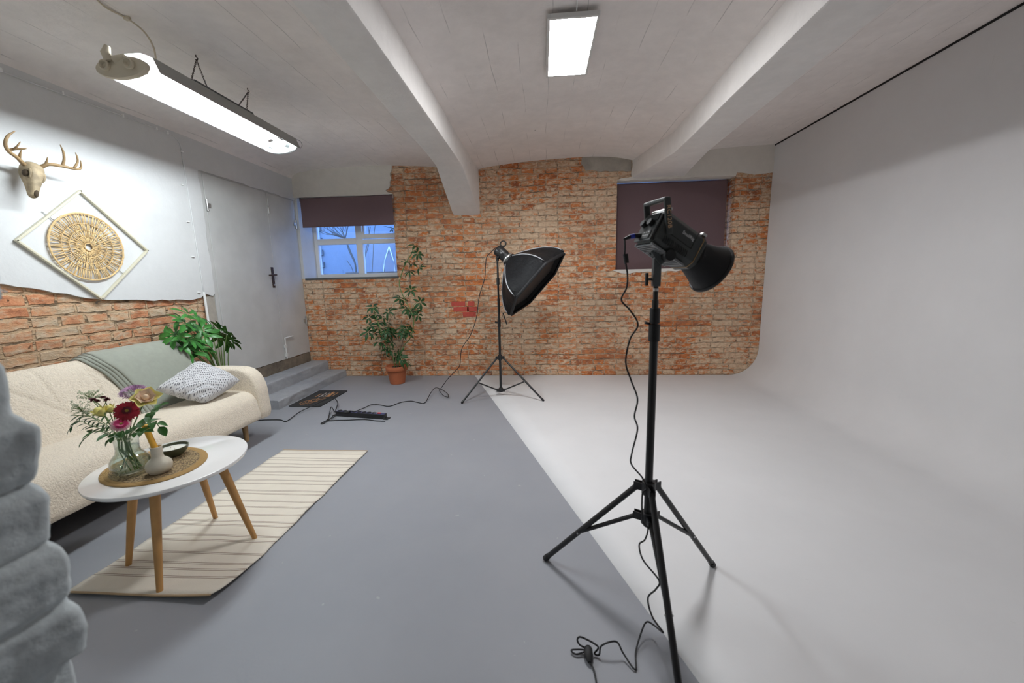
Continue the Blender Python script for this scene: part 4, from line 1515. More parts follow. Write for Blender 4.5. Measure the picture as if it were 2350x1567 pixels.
def bouquet(vc):
    r = random.Random(8)
    neck = vc + Vector((0, 0, .15))
    G = 'flowers in the glass vase'

    def stem(p, end, k):
        a = r.uniform(0, 6.28)
        foot = vc + Vector((.035 * math.cos(a), .035 * math.sin(a), .012))
        mid = neck + Vector((p.x - neck.x, p.y - neck.y, 0)).normalized() * .026 if (p - neck).length > .01 else neck
        return [foot, mid - Vector((0, 0, .05)), mid + Vector((0, 0, .01)), mid.lerp(end, .6) + Vector((0, 0, .012)), end]

    def start(name, label, p, cat='flower'):
        return thing(name, label, cat, vc + Vector((0, 0, .012)), G)

    def facing(p):
        v = Vector((0, 0, CAM_H)) - p
        return v.normalized()

    def daisy(name, label, px, py, Y, rad, mats, rings, tilt=(0, 0, .3)):
        p = at(px, py, Y=Y)
        n = (facing(p) + Vector(tilt)).normalized()
        t = start(name, label, p)
        MB().tube(stem(p, p - n * .012, 0), .0024, 7, smooth=5).build('stem', 'stem_green', t)
        a, b, d = frame(n)
        for q, (r0, r1, cnt, up, wd, mt) in enumerate(rings):
            m = MB()
            for k in range(cnt):
                w = 2 * math.pi * (k + .5 * (q % 2)) / cnt + r.uniform(-.05, .05)
                dr = a * math.cos(w) + b * math.sin(w)
                m.leaf(p + dr * (rad * r0) + n * (.002 * q), dr + n * up, n, rad * (r1 - r0) * r.uniform(.92, 1.06), rad * wd, .10, .05, n=4)
            m.build('petals', mt, t)
        MB().ball(p + n * .004, (rad * .20, rad * .20, .005), 14, 8, (a, b, n)).build('flower_eye', mats, t)

    daisy('gerbera', 'large dark red gerbera at the middle of the bouquet', 291, 943, 1.455, .046, 'flower_eye', [(.10, 1.0, 22, .02, .32, 'petal_red'), (.10, .92, 22, .12, .30, 'petal_red'), (.10, .72, 20, .26, .24, 'petal_red'), (.08, .42, 18, .6, .14, 'petal_maroon')])
    daisy('gerbera', 'pink gerbera with pale petal tips below the red one', 278, 974, 1.45, .036, 'flower_eye', [(.12, 1.0, 22, .10, .30, 'petal_pale'), (.12, .94, 22, .14, .27, 'petal_pale'), (.12, .74, 22, .28, .24, 'petal_pink'), (.1, .5, 18, .5, .16, 'petal_pink')], (0, 0, .75))

    # rose
    p = at(334, 913, Y=1.475)
    n = (facing(p) * .7 + Vector((.1, 0, .6))).normalized()
    t = start('rose', 'open peach rose with yellow outer petals at the top right', p)
    MB().tube(stem(p, p - n * .02, 0), .0026, 7, smooth=5).build('stem', 'stem_green', t)
    a, b, d = frame(n)
    for mt, rings in (('petal_yellow', [(6, .044, .046, .35)]), ('petal_peach', [(6, .034, .044, .8), (6, .024, .036, 1.4), (5, .016, .03, 2.4), (4, .010, .024, 4.0)])):
        m = MB()
        for q, (cnt, L, W, up) in enumerate(rings):
            for k in range(cnt):
                w = 2 * math.pi * (k + .37 * q) / cnt + r.uniform(-.15, .15)
                dr = a * math.cos(w) + b * math.sin(w)
                m.leaf(p - n * .012 + dr * .006, dr + n * up, n if up < 1 else -dr, L * r.uniform(.9, 1.1) + .008, W, -.12 if up < 1 else .25, .25, n=5)
        m.build('petals', mt, t)

    MB().ball(p + n * .004, (.012, .012, .016), 14, 8, (a, b, n)).build('bud', 'petal_peach', t)

    # lilac chrysanthemum: many small ray florets on a dome
    p = at(310, 901, Y=1.49)
    n = (facing(p) * .35 + Vector((0, 0, 1))).normalized()
    t = start('chrysanthemum', 'flat lilac chrysanthemum head at the top of the bouquet', p)
    MB().tube(stem(p, p - n * .01, 0), .0024, 7, smooth=5).build('stem', 'stem_green', t)
    a, b, d = frame(n)
    m = MB()
    for k in range(150):
        rr = math.sqrt((k + .5) / 150)
        w = k * 2.39996
        dr = a * math.cos(w) + b * math.sin(w)
        m.leaf(p + dr * (rr * .040) + n * (.016 * (1 - rr * rr)), dr * (rr + .1) + n * (1.1 - rr), n, .017, .008, .15, .2, n=3)
    m.build('petals', 'petal_lilac', t)

    # closed yellow buds
    for name, label, px, py, Y, s in (('rosebud', 'closed pale yellow rosebud left of the red gerbera', 229, 945, 1.47, 1.0), ('rosebud', 'smaller greenish rosebud half hidden behind the red gerbera', 252, 938, 1.50, .8)):
        p = at(px, py, Y=Y)
        n = (facing(p) * .5 + Vector((-.55, 0, .45))).normalized()
        t = start(name, label, p)
        MB().tube(stem(p, p - n * .018, 0), .0022, 7, smooth=5).build('stem', 'stem_green', t)
        a, b, d = frame(n)
        m = MB().ball(p, (.017 * s, .017 * s, .024 * s), 16, 10, (a, b, n))
        for k in range(5):
            w = 2 * math.pi * k / 5
            dr = a * math.cos(w) + b * math.sin(w)
            m.leaf(p - n * .022 * s + dr * .008, n + dr * .45, -dr, .045 * s, .028 * s, .18, .3, n=5)
        m.build('petals', 'petal_yellow', t)
        m = MB()
        for k in range(5):
            w = 2 * math.pi * k / 5 + .4
            dr = a * math.cos(w) + b * math.sin(w)
            m.leaf(p - n * .024 * s + dr * .007, n * .8 + dr * .9, n, .024, .008, -.1, .2, n=3)
        m.build('sepals', 'stem_green', t)

    # dark red small blooms
    p = at(240, 916, Y=1.50)
    t = start('carnation', 'small dark maroon blooms at the left top of the bouquet', p)
    MB().tube(stem(p, p, 0), .0018, 6, smooth=5).build('stem', 'stem_green', t)
    for px, py in ((212, 918), (222, 922), (236, 913), (246, 918)):
        q = at(px, py, Y=1.50 + r.uniform(-.02, .02))
        m = MB()
        for k in range(16):
            d = Vector((r.uniform(-1, 1), r.uniform(-1, 1), r.uniform(-.2, 1))).normalized()
            m.leaf(q, d, (0, 0, 1), .014, .011, .2, .3, n=3)
        m.build('bloom', 'petal_maroon', t)
    m = MB()
    for px, py in ((212, 918), (222, 922), (246, 918)):
        m.tube([at(px, py, Y=1.50), at(236, 935, Y=1.50)], .0012, 5)
    m.build('twig', 'stem_green', t)

    # airy filler
    for name, label, box, Y in (('filler_sprig', 'airy cream filler flowers at the upper left of the bouquet', (178, 238, 896, 916), 1.53), ('filler_sprig', 'airy cream filler flowers at the far left of the bouquet', (162, 212, 920, 950), 1.50), ('filler_sprig', 'tiny white filler blooms low over the glass rim', (245, 300, 988, 1012), 1.455)):
        c0 = at((box[0] + box[1]) / 2, (box[2] + box[3]) / 2, Y=Y)
        t = start(name, label, c0)
        MB().tube(stem(c0, c0 - Vector((0, 0, .02)), 0), .0016, 6, smooth=5).build('stem', 'stem_green', t)
        ms = MB()
        for k in range(46 if box[2] < 980 else 14):
            q = at(r.uniform(box[0], box[1]), r.uniform(box[2], box[3]), Y=Y + r.uniform(-.025, .025))
            ms.tube([c0 - Vector((0, 0, .02)), c0.lerp(q, .6) - Vector((0, 0, .004)), q], .0006, 4, smooth=2)
            mf = MB()
            for s in range(4):
                mf.ball(q + Vector((r.uniform(-.005, .005), r.uniform(-.005, .005), r.uniform(-.003, .003))), r.uniform(.0016, .003), 6, 4)
            mf.build('floret_cluster', 'petal_white', t)
        ms.build('twigs', 'stem_green', t)

    # foliage
    def sprig(name, label, P, Y, leaves, L, W, mat='leaf_bouquet'):
        pts = [at(px, py, Y=Y + dy) for px, py, dy in P]
        t = thing(name, label, 'foliage', vc + Vector((0, 0, .012)), 'greenery in the glass vase')
        base = stem(pts[0], pts[0], 0)
        MB().tube(base[:3] + pts, .0017, 6, smooth=5).build('stem', 'stem_green', t)
        sp = catmull(pts, 12)
        m = MB()
        for k in range(leaves):
            f = (k + 1) / leaves
            i = min(int(f * (len(sp) - 2)), len(sp) - 2)
            d = (sp[i + 1] - sp[i]).normalized()
            up = Vector((r.uniform(-.3, .3), -.3, 1)).normalized()
            sd = d.cross(up).normalized() * (1 if k % 2 else -1)
            dd = (d * .55 + sd + Vector((0, 0, r.uniform(-.25, .35)))).normalized() if k < leaves - 1 else d
            m.leaf(sp[i], dd, up, L * r.uniform(.8, 1.15), W * r.uniform(.85, 1.1), .2, .2, n=5)
        m.build('leaves', mat, t)
    sprig('ruscus_sprig', 'long leafy sprig reaching far left from the vase', [(262, 1000, 0), (235, 985, -.01), (205, 975, -.02), (178, 965, -.02), (160, 985, -.03)], 1.46, 22, .030, .010, 'leaf_dark')
    sprig('ruscus_sprig', 'leafy sprig drooping at the lower left of the vase', [(262, 1002, 0), (240, 992, -.02), (215, 990, -.03), (197, 1005, -.04)], 1.45, 5, .060, .022)
    sprig('ruscus_sprig', 'dark narrow leaved sprig at the left behind the rosebud', [(262, 990, 0), (235, 968, .0), (205, 955, .0), (172, 953, .0)], 1.50, 16, .040, .010, 'leaf_dark')
    sprig('eucalyptus_sprig', 'broad leaved sprig at the right above the candle', [(310, 985, 0), (335, 965, .0), (352, 945, .0), (366, 935, .01)], 1.47, 8, .050, .034)
    sprig('eucalyptus_sprig', 'broad leaved sprig drooping behind the yellow candle', [(310, 990, 0), (335, 972, .02), (355, 968, .03), (366, 980, .03)], 1.50, 6, .050, .034)
    sprig('eucalyptus_sprig', 'short leafy sprig hanging over the glass rim', [(275, 990, 0), (262, 1000, -.03), (252, 1010, -.04)], 1.46, 7, .034, .024)
    sprig('eucalyptus_sprig', 'leafy sprig in the middle under the gerberas', [(290, 1000, 0), (300, 985, -.02), (318, 992, -.03), (332, 990, -.03)], 1.46, 9, .042, .026)


def rug():
    x0, x1, y0, y1 = -2.045, -1.358, 1.345, 2.768
    t = thing('striped_rug', 'cream flatweave rug with thin brown stripes under the coffee table', 'rug', ((x0 + x1) / 2, (y0 + y1) / 2, 0))
    br = []
    r = random.Random(2)
    y = y1 - .012
    br.append((y0, y0 + .012))
    marks = []
    for g in (.055, .130, .165, .225, .270, .345, .385, .455, .500, .585, .620, .70, .76, .835, .90, .935, 1.02, 1.06, 1.15, 1.22, 1.26, 1.31):
        marks.append(g)
    cuts = [0]
    kinds = []
    for g in marks:
        for o in (0, .0095):
            cuts.append(g + o)
            kinds.append(0)
            cuts.append(g + o + .0038)
            kinds.append(1)
    cuts.append(y1 - y0)
    kinds.append(0)

    def Z(x, y):
        u, v = (x - x0) / (x1 - x0), (y - y0) / (y1 - y0)
        z = .004 + .0022 * (1 + noise.noise(Vector((x * 5, y * 6, 0))))
        # the near right corner lifts a little
        k = max(0, u - .62) / .38
        q = max(0, .16 - v) / .16
        z += .016 * k * q + .010 * q * q
        z += .006 * max(0, math.sin(y * 13 + 1)) * max(0, (u - .9) / .1)
        return z

    def X(u, y):
        u2 = u
        x = x0 + (x1 - x0) * u2
        wv = .0022 * math.sin(y * 21) + .0016 * math.sin(y * 47 + 1)
        v = (y - y0) / (y1 - y0)
        if u > .5:
            x += wv * (u - .5) * 2
            x -= .028 * max(0, 1 - v / .07) ** 2 * max(0, (u - .5) * 2)
        else:
            x += wv * (.5 - u) * 2
        return x
    m = MB()
    nx = 28
    sec = []
    for i in range(len(cuts) - 1):
        a, b = cuts[i], cuts[i + 1]
        n = max(1, int((b - a) / .03))
        for k in range(n):
            sec.append((a + (b - a) * k / n, kinds[i]))
    sec.append((cuts[-1], 0))
    vs, fs, mi = [], [], []
    for (g, kd) in sec:
        y = y1 - g
        for k in range(nx):
            x = X(k / (nx - 1), y)
            vs.append((x, y, Z(x, y)))
    for i in range(len(sec) - 1):
        for k in range(nx - 1):
            m.f.append((i * nx + k, i * nx + k + 1, (i + 1) * nx + k + 1, (i + 1) * nx + k))
            m.mi.append(sec[i][1])
    m.v = [Vector(v) for v in vs]
    m.build('woven_field', ['rug_cream', 'rug_brown'], t, solid=.004)
    for ye in (y0 - .004, y1 + .004):
        mm = MB()
        mm.tube([(X(k / 27, max(y0, min(y1, ye))), ye, Z(X(k / 27, max(y0, min(y1, ye))), max(y0, min(y1, ye)))) for k in range(28)], .0045, 8)
        mm.build('hem', 'rug_edge', t)


# ------------------------------------------------------------------ plants
def palmate(m, p, d, L, r, W=.36, cnt=None, droop=.35):
    """umbrella of leaflets round the point p, opening along d."""
    a, b, d = frame(d)
    cnt = cnt or r.randint(6, 8)
    w0 = r.uniform(0, 6.28)
    for k in range(cnt):
        w = w0 + 2 * math.pi * k / cnt + r.uniform(-.15, .15)
        dr = a * math.cos(w) + b * math.sin(w) + d * r.uniform(.05, .5)
        l = L * r.uniform(.75, 1.1)
        m.leaf(p + dr * (l * .12), dr, d, l, l * W, droop * r.uniform(.6, 1.4), .15, n=6, peak=1.25)


def terracotta_plant():
    r = random.Random(21)
    bx, by = -1.868, 4.80
    t = thing('potted_plant', 'tall leggy umbrella plant in a terracotta pot by the brick wall', 'plant', (bx, by, 0))
    prof = [(0, .0), (.088, .0), (.093, .004), (.118, .165), (.120, .170), (.134, .172), (.138, .178), (.141, .228), (.138, .233), (.126, .233), (.122, .215), (0, .215)]
    pot = MB().lathe(prof, (bx, by, 0), 44).build('pot', 'terracotta', t, angle=40)
    MB().lathe([(0, .216), (.121, .214)], (bx, by, 0), 24).build('soil', 'soil', t)

    def Z4(x, y, dy=0):
        return at(820 + x * .4085, 320 + y * .4085, Y=by + dy)
    base = Vector((bx, by, .212))
    stems = [
        ([(235, 1230), (262, 1160), (300, 1110), (318, 1020), (302, 965), (262, 890), (236, 815), (250, 750), (275, 690), (305, 640), (322, 596)], -.02, .0055),
        ([(205, 1240), (185, 1190), (150, 1120), (125, 1050), (100, 985), (88, 945)], -.05, .005),
        ([(225, 1240), (240, 1190), (258, 1120), (270, 1075)], .03, .004),
        ([(200, 1240), (178, 1150), (170, 1080), (190, 1000), (245, 962)], .05, .0035),
        ([(302, 965), (318, 930), (350, 905)], -.02, .003),
        ([(262, 890), (290, 862), (305, 845)], -.02, .003),
        ([(215, 1235), (225, 1200), (212, 1180)], -.08, .003),
    ]
    for q, (P, dy, w) in enumerate(stems):
        pts = [Z4(x, y, dy + .03 * math.sin(k * 1.3 + q)) for k, (x, y) in enumerate(P)]
        if q in (0, 1, 2, 3, 6):
            pts = [base + Vector(((pts[0].x - bx) * .6, (dy) * .6, 0))] + pts
        if q == 4 or q == 5:
            pts[0] = at(820 + P[0][0] * .4085, 320 + P[0][1] * .4085, Y=by + dy)
        MB().tube(pts, [w] * (len(pts) - 1) + [w * .5], 7, smooth=5).build('stem', 'stem_brown' if q in (2, 3, 6) else 'stem_green', t)
    cl = [(322, 600), (338, 640), (312, 700), (352, 722), (275, 685), (300, 848), (245, 895), (252, 930), (272, 950), (330, 958), (352, 915), (300, 972), (338, 985), (292, 745),
          (85, 943), (105, 985), (66, 1000), (76, 1048), (60, 1082), (118, 1062), (150, 1030), (180, 1058), (192, 1092), (168, 1112), (130, 1108), (120, 1142), (172, 1180), (203, 1200), (176, 968), (140, 1000), (95, 1090), (150, 1150), (165, 1080), (110, 1030), (190, 1140), (160, 1200),
          (258, 1092), (282, 1068), (300, 1055), (262, 1065), (238, 1215), (244, 1235), (246, 1085), (222, 1210), (275, 1255), (285, 1100)]
    m = MB()
    for (x, y) in cl:
        p = Z4(x, y, r.uniform(-.10, .10))
        d = Vector((r.uniform(-.6, .6), r.uniform(-.9, .1), r.uniform(.2, 1.0)))
        sz = .078 if y > 780 else .068
        palmate(m, p, d, sz * 1.06, r, .40, r.randint(6, 8), .75)
        dn = Vector(d).normalized()
        MB().tube([p, p - dn * .03 + Vector((0, 0, -.02)), p - dn * .045 + Vector((0, 0, -.05))], .0013, 5, smooth=3).build('leaf_stalk', 'stem_green', t)
    m.build('foliage', 'leaf_dark', t)


def corner_plant():
    r = random.Random(5)
    bx, by = -2.955, 3.335
    t = thing('potted_plant', 'bushy bright green umbrella plant behind the sofa arm beside the door', 'plant', (bx, by, 0))
    prof = [(0, 0), (.095, 0), (.10, .005), (.125, .24), (.128, .25), (.118, .25), (.115, .23), (0, .23)]
    MB().lathe(prof, (bx, by, 0), 36).build('pot', 'ceramic_cream', t, angle=40)
    MB().lathe([(0, .231), (.115, .230)], (bx, by, 0), 24).build('soil', 'soil', t)
    cl = [(432, 722), (452, 735), (437, 752), (462, 758), (421, 742), (404, 768), (392, 782), (412, 792), (430, 778), (450, 782), (470, 772), (446, 798), (458, 806), (438, 808), (506, 762), (520, 768), (512, 780), (498, 772), (526, 782), (470, 800), (425, 800), (484, 750)]
    m = MB()
    for k, (px, py) in enumerate(cl):
        p = at(px, py, X=bx + r.uniform(-.07, .12))
        d = Vector((r.uniform(0, .9), r.uniform(-.7, .5), r.uniform(.3, 1.0)))
        if px > 495:
            d = Vector((.2, .9, .4))
        if px < 410:
            d = Vector((.3, -.8, .4))
        palmate(m, p, d, .112, r, .36, r.randint(6, 9), .45)
        b0 = Vector((bx + r.uniform(-.03, .03), by + r.uniform(-.04, .04), .23))
        MB().tube([b0, b0.lerp(p, .45) + Vector((0, 0, .12)), p], [.006, .004, .0022], 6, smooth=5).build('leaf_stalk', 'stem_green', t)
    m.build('foliage', 'leaf_green', t)


# ------------------------------------------------------------------ studio equipment
def light_stand(label, cx, cy, feet, zc, zl, tubes, ztop, frac, r0):
    """feet: floor points; zc / zl: upper and lower collar heights; tubes: (z0, z1, radius)."""
    t = thing('light_stand', label, 'light stand', (cx, cy, 0))
    for k, (a, b, r) in enumerate(tubes):
        MB().tube([(cx, cy, a), (cx, cy, b)], r, 20).build('pole', 'black_metal', t, angle=40)
    for z, r, h in ((zc, r0 * 1.55, .05), (zl, r0 * 1.5, .045)):
        m = MB().tube([(cx, cy, z - h / 2), (cx, cy, z + h / 2)], r, 20)
        for f in feet:
            d = Vector((f[0] - cx, f[1] - cy, 0)).normalized()
            s = d.cross(Vector((0, 0, 1)))
            for q in (-1, 1):
                m.box(Vector((cx, cy, z)) + d * (r + .012) + s * (q * .009), (.034, .004, .030), (d, s, Vector((0, 0, 1))))
        m.build('collar', 'black_metal', t, smooth=True, angle=40)
    for f in feet:
        f = Vector((f[0], f[1], .010))
        d = Vector((f.x - cx, f.y - cy, 0)).normalized()
        top = Vector((cx, cy, zc)) + d * (r0 * 1.55 + .014)
        leg = MB().tube([top, f], r0 * .70, 14).build('leg', 'black_metal', t, angle=40)
        MB().tube([f.lerp(top, .035), f, f - Vector((0, 0, .006))], [r0 * .82, r0 * .85, r0 * .6], 14).build('rubber_foot', 'black_matte', leg, angle=40)
        p = f.lerp(top, frac)
        lo = Vector((cx, cy, zl)) + d * (r0 * 1.5 + .014)
        s = d.cross(Vector((0, 0, 1)))
        a, b, w = frame(p - lo)
        m = MB()
        m.tube([lo, p], r0 * .52, 10)
        m.build('brace', 'black_metal', t, angle=40)
        MB().tube([p - s * (r0 * .85), p + s * (r0 * .85)], .0035, 8).build('rivet', 'steel', leg, angle=40)
    return t


def near_stand():
    cx, cy = .402, 1.425
    feet = [(.007, 1.648), (.757, 1.641), (.405, .995)]
    t = light_stand('tall black light stand in the foreground straddling the floor edge', cx, cy, feet, .500, .375, [(.34, 1.085, .0145), (1.06, 1.215, .0112), (1.20, 1.262, .0085)], 1.262, .40, .0165)
    MB().tube([(cx, cy, 1.068), (cx, cy, 1.128)], .0195, 20).build('lock_collar', 'black_matte', t, angle=40)
    MB().tube([(cx, cy, 1.132), (cx, cy, 1.186)], .0175, 20).build('lock_collar', 'black_matte', t, angle=40)
    MB().tube([(cx - .016, cy, 1.13), (cx - .034, cy - .004, 1.135)], .005, 8).build('lock_knob', 'black_matte', t, angle=40)
    MB().tube([(cx, cy, 1.246), (cx, cy, 1.256)], .0095, 16).build('spigot_ring', 'steel', t, angle=40)


def cob_light():
    az, th = math.radians(71), math.radians(30)
    s = Vector((math.cos(az), -math.sin(az), 0))
    d = Vector((math.sin(az) * math.cos(th), math.cos(az) * math.cos(th), -math.sin(th)))
    u = s.cross(d)
    if u.z < 0:
        u = -u
    O = at(1494, 521, Y=1.415)

    def P(a, b, c):
        """a along the lamp axis from the rear, b up, c towards the viewer side."""
        return O + d * a + u * b + s * c
    W, H, L = .118, .122, .166
    cx, cy = .402, 1.425
    t = thing('studio_light', 'black studio spotlight with ribbed reflector on the foreground stand', 'studio light', (cx, cy, 1.262))
    axs = (d, u, s)

    # body: extruded chamfered section, rear slanted at the top
    def sec(a, k=1.0, cut=0.0):
        hw, hh = W / 2 * k, H / 2 * k
        c = .020 * k
        return [P(a, -hh, -hw + c), P(a, -hh + c, -hw), P(a + cut, hh - c, -hw), P(a + cut, hh, -hw + c), P(a + cut, hh, hw - c), P(a + cut, hh - c, hw), P(a, -hh + c, hw), P(a, -hh, hw - c)]
    m = MB()
    secs = [sec(.0, .93), sec(.006), sec(.05), sec(L), sec(L + .004, .985)]
    m.add([p for q in secs for p in q], [(i * 8 + j, i * 8 + (j + 1) % 8, (i + 1) * 8 + (j + 1) % 8, (i + 1) * 8 + j) for i in range(4) for j in range(8)] + [tuple(range(8)), tuple(32 + k for k in reversed(range(8)))])
    body = m.build('housing', 'lamp_grey', t, smooth=False, bevel=.003)
    # gold line and front collar
    m = MB()
    secs = [sec(L + .004, 1.0), sec(L + .0065, 1.0)]
    m.add([p for q in secs for p in q], [(j, (j + 1) % 8, 8 + (j + 1) % 8, 8 + j) for j in range(8)] + [tuple(range(8)), tuple(8 + k for k in reversed(range(8)))])
    m.build('gold_line', 'gold_line', t, smooth=False)
    m = MB()
    secs = [sec(L + .0065, .99), sec(L + .018, .99), sec(L + .024, .93)]
    m.add([p for q in secs for p in q], [(i * 8 + j, i * 8 + (j + 1) % 8, (i + 1) * 8 + (j + 1) % 8, (i + 1) * 8 + j) for i in range(2) for j in range(8)] + [tuple(range(8)), tuple(16 + k for k in reversed(range(8)))])
    m.build('front_collar', 'lamp_grey', t, smooth=False, bevel=.002)
    MB().box(P(L + .006, H / 2 + .004, W / 2 - .022), (.018, .010, .020), axs).build('release_catch', 'steel', t, smooth=False, bevel=.002)
    # reflector bell
    prof = [(.050, .0), (.055, .004), (.058, .012)]
    for k in range(14):
        f = k / 13
        r = .058 + .027 * (f ** 1.15)
        a = .014 + .083 * f
        prof += [(r, a), (r + .0012, a + .0024)]
    prof += [(.0890, .098), (.0925, .101), (.0925, .107), (.090, .109), (.086, .107), (.083, .100), (.056, .02), (.0, .02)]
    MB().lathe(prof, P(L + .022, 0, 0), 56, (u, s, d)).build('reflector', 'black_matte', t, angle=40)
    # rear control panel
    MB().box(P(-.004, -.008, 0), (.010, H * .80, W * .84), axs).build('control_panel', 'lamp_panel', t, smooth=False, bevel=.003)
    MB().box(P(-.010, .030, 0), (.003, .026, .075), axs).build('display', 'black_inner', t, smooth=False)
    for c in (-.026, .014):
        MB().tube([P(-.008, .006, c), P(-.024, .006, c)], [.0125, .0110], 20).build('control_knob', 'black_matte', t, angle=40)
    MB().box(P(-.010, -.036, .012), (.003, .030, .045), axs).build('socket_plate', 'lamp_grey', t, smooth=False, bevel=.001)
    for a, b in ((.0, -.028), (.012, -.028), (.024, -.028), (.0, -.040), (.012, -.040), (.024, -.040)):
        MB().box(P(-.0118, b, a), (.001, .004, .006), axs).build('socket_mark', 'white_print', t, smooth=False)
    # carrying handle over the rear end
    zt = Vector((0, 0, 1))
    back = (u * .80 - d * .60).normalized()
    for c in (-W / 2 + .006, W / 2 + .002):
        m = MB()
        p0, p1 = P(.040, -.012, c), P(.040, -.012, c) + back * .116
        ax2 = back.cross(s).normalized()
        m.box((p0 + p1) / 2, ((p1 - p0).length, .024, .010), (back, ax2, s))
        m.build('handle_arm', 'lamp_grey', t, smooth=False, bevel=.004)
    a0 = P(.040, -.012, -W / 2 + .001) + back * .113
    a1 = P(.040, -.012, W / 2 + .007) + back * .113
    MB().box((a0 + a1) / 2, ((a1 - a0).length, .024, .014), (s, back.cross(s).normalized(), back)).build('handle_grip', 'lamp_grey', t, smooth=False, bevel=.005)
    MB().tube([P(.008, H / 2 + .004, -W / 2 + .010), P(.008, H / 2 + .004, W / 2 - .008)], .006, 12).build('top_rail', 'steel', t, angle=40)
    # lettering
    mid = P(.040, -.012, W / 2 + .0078) + back * .056
    text_mesh('RC120B', .0205, 'lettering', 'gold_print', t, mid, -back, (-back).cross(s).normalized() * -1, spacing=1.08)
    text_mesh('SmallRig', .0155, 'lettering', 'white_print', t, P(.108, .022, W / 2 + .0006), d, u, spacing=1.0)
    # cooling louvres and seams on the visible side
    for k in range(14):
        a = .030 + k * .0078
        m = MB().tube([P(a, -.046, W / 2 - .0005), P(a + .003, -.034, W / 2 + .0012), P(a - .001, -.020, W / 2 - .0005)], .0016, 6, smooth=3)
        m.build('louvre', 'lamp_panel', t)
    MB().box(P(.088, -.008, W / 2 + .0002), (.105, .0016, .001), axs).build('seam', 'black_inner', t, smooth=False)
    MB().box(P(.139, .024, W / 2 + .0002), (.0016, .066, .001), axs).build('seam', 'black_inner', t, smooth=False)
    # grille under the body
    MB().box(P(.075, -H / 2 - .0005, 0), (.140, .002, W * .78), axs).build('grille_recess', 'black_inner', t, smooth=False)
    for k in range(15):
        MB().box(P(.010 + k * .0095, -H / 2 - .003, 0), (.0045, .006, W * .80), axs).build('grille_slat', 'grille_grey', t, smooth=False)
    for c in (-1, 1):
        MB().box(P(.076, -H / 2 - .003, c * W * .40), (.145, .007, .005), axs).build('grille_rail', 'grille_grey', t, smooth=False)
    # swivel bracket
    bc = Vector((cx, cy, 0))
    MB().bx(cx - .0135, cx + .0135, cy - .0135, cy + .0135, 1.262, 1.362).build('bracket', 'bracket_grey', t, smooth=False, bevel=.003)
    for q in (-1, 1):
        MB().box((cx + .004, cy + q * .016, 1.368), (.034, .005, .060), (Vector((.82, 0, .57)), Vector((0, 1, 0)), Vector((-.57, 0, .82)))).build('bracket_cheek', 'bracket_grey', t, smooth=False, bevel=.002)
    tp = P(.055, -H / 2 - .006, 0)
    MB().tube([(cx + .010, cy, 1.368), tp], .014, 14).build('tilt_arm', 'lamp_panel', t, angle=40)
    m = MB().tube([(cx + .028, cy - .018, 1.366), (cx + .030, cy - .052, 1.366)], [.020, .018], 20)
    m.build('tilt_knob', 'black_matte', t, angle=40)
    MB().tube([(cx + .018, cy - .010, 1.366), (cx + .018, cy + .034, 1.366)], .012, 16).build('tilt_joint', 'lamp_panel', t, angle=40)
    m = MB().tube([(cx - .013, cy, 1.288), (cx - .030, cy - .002, 1.288)], .005, 10)
    m.box((cx - .033, cy - .002, 1.288), (.010, .016, .046))
    m.build('clamp_knob', 'black_matte', t, smooth=False, bevel=.003)
    # power cable
    sk = P(-.010, -.036, -.022)
    return sk, d


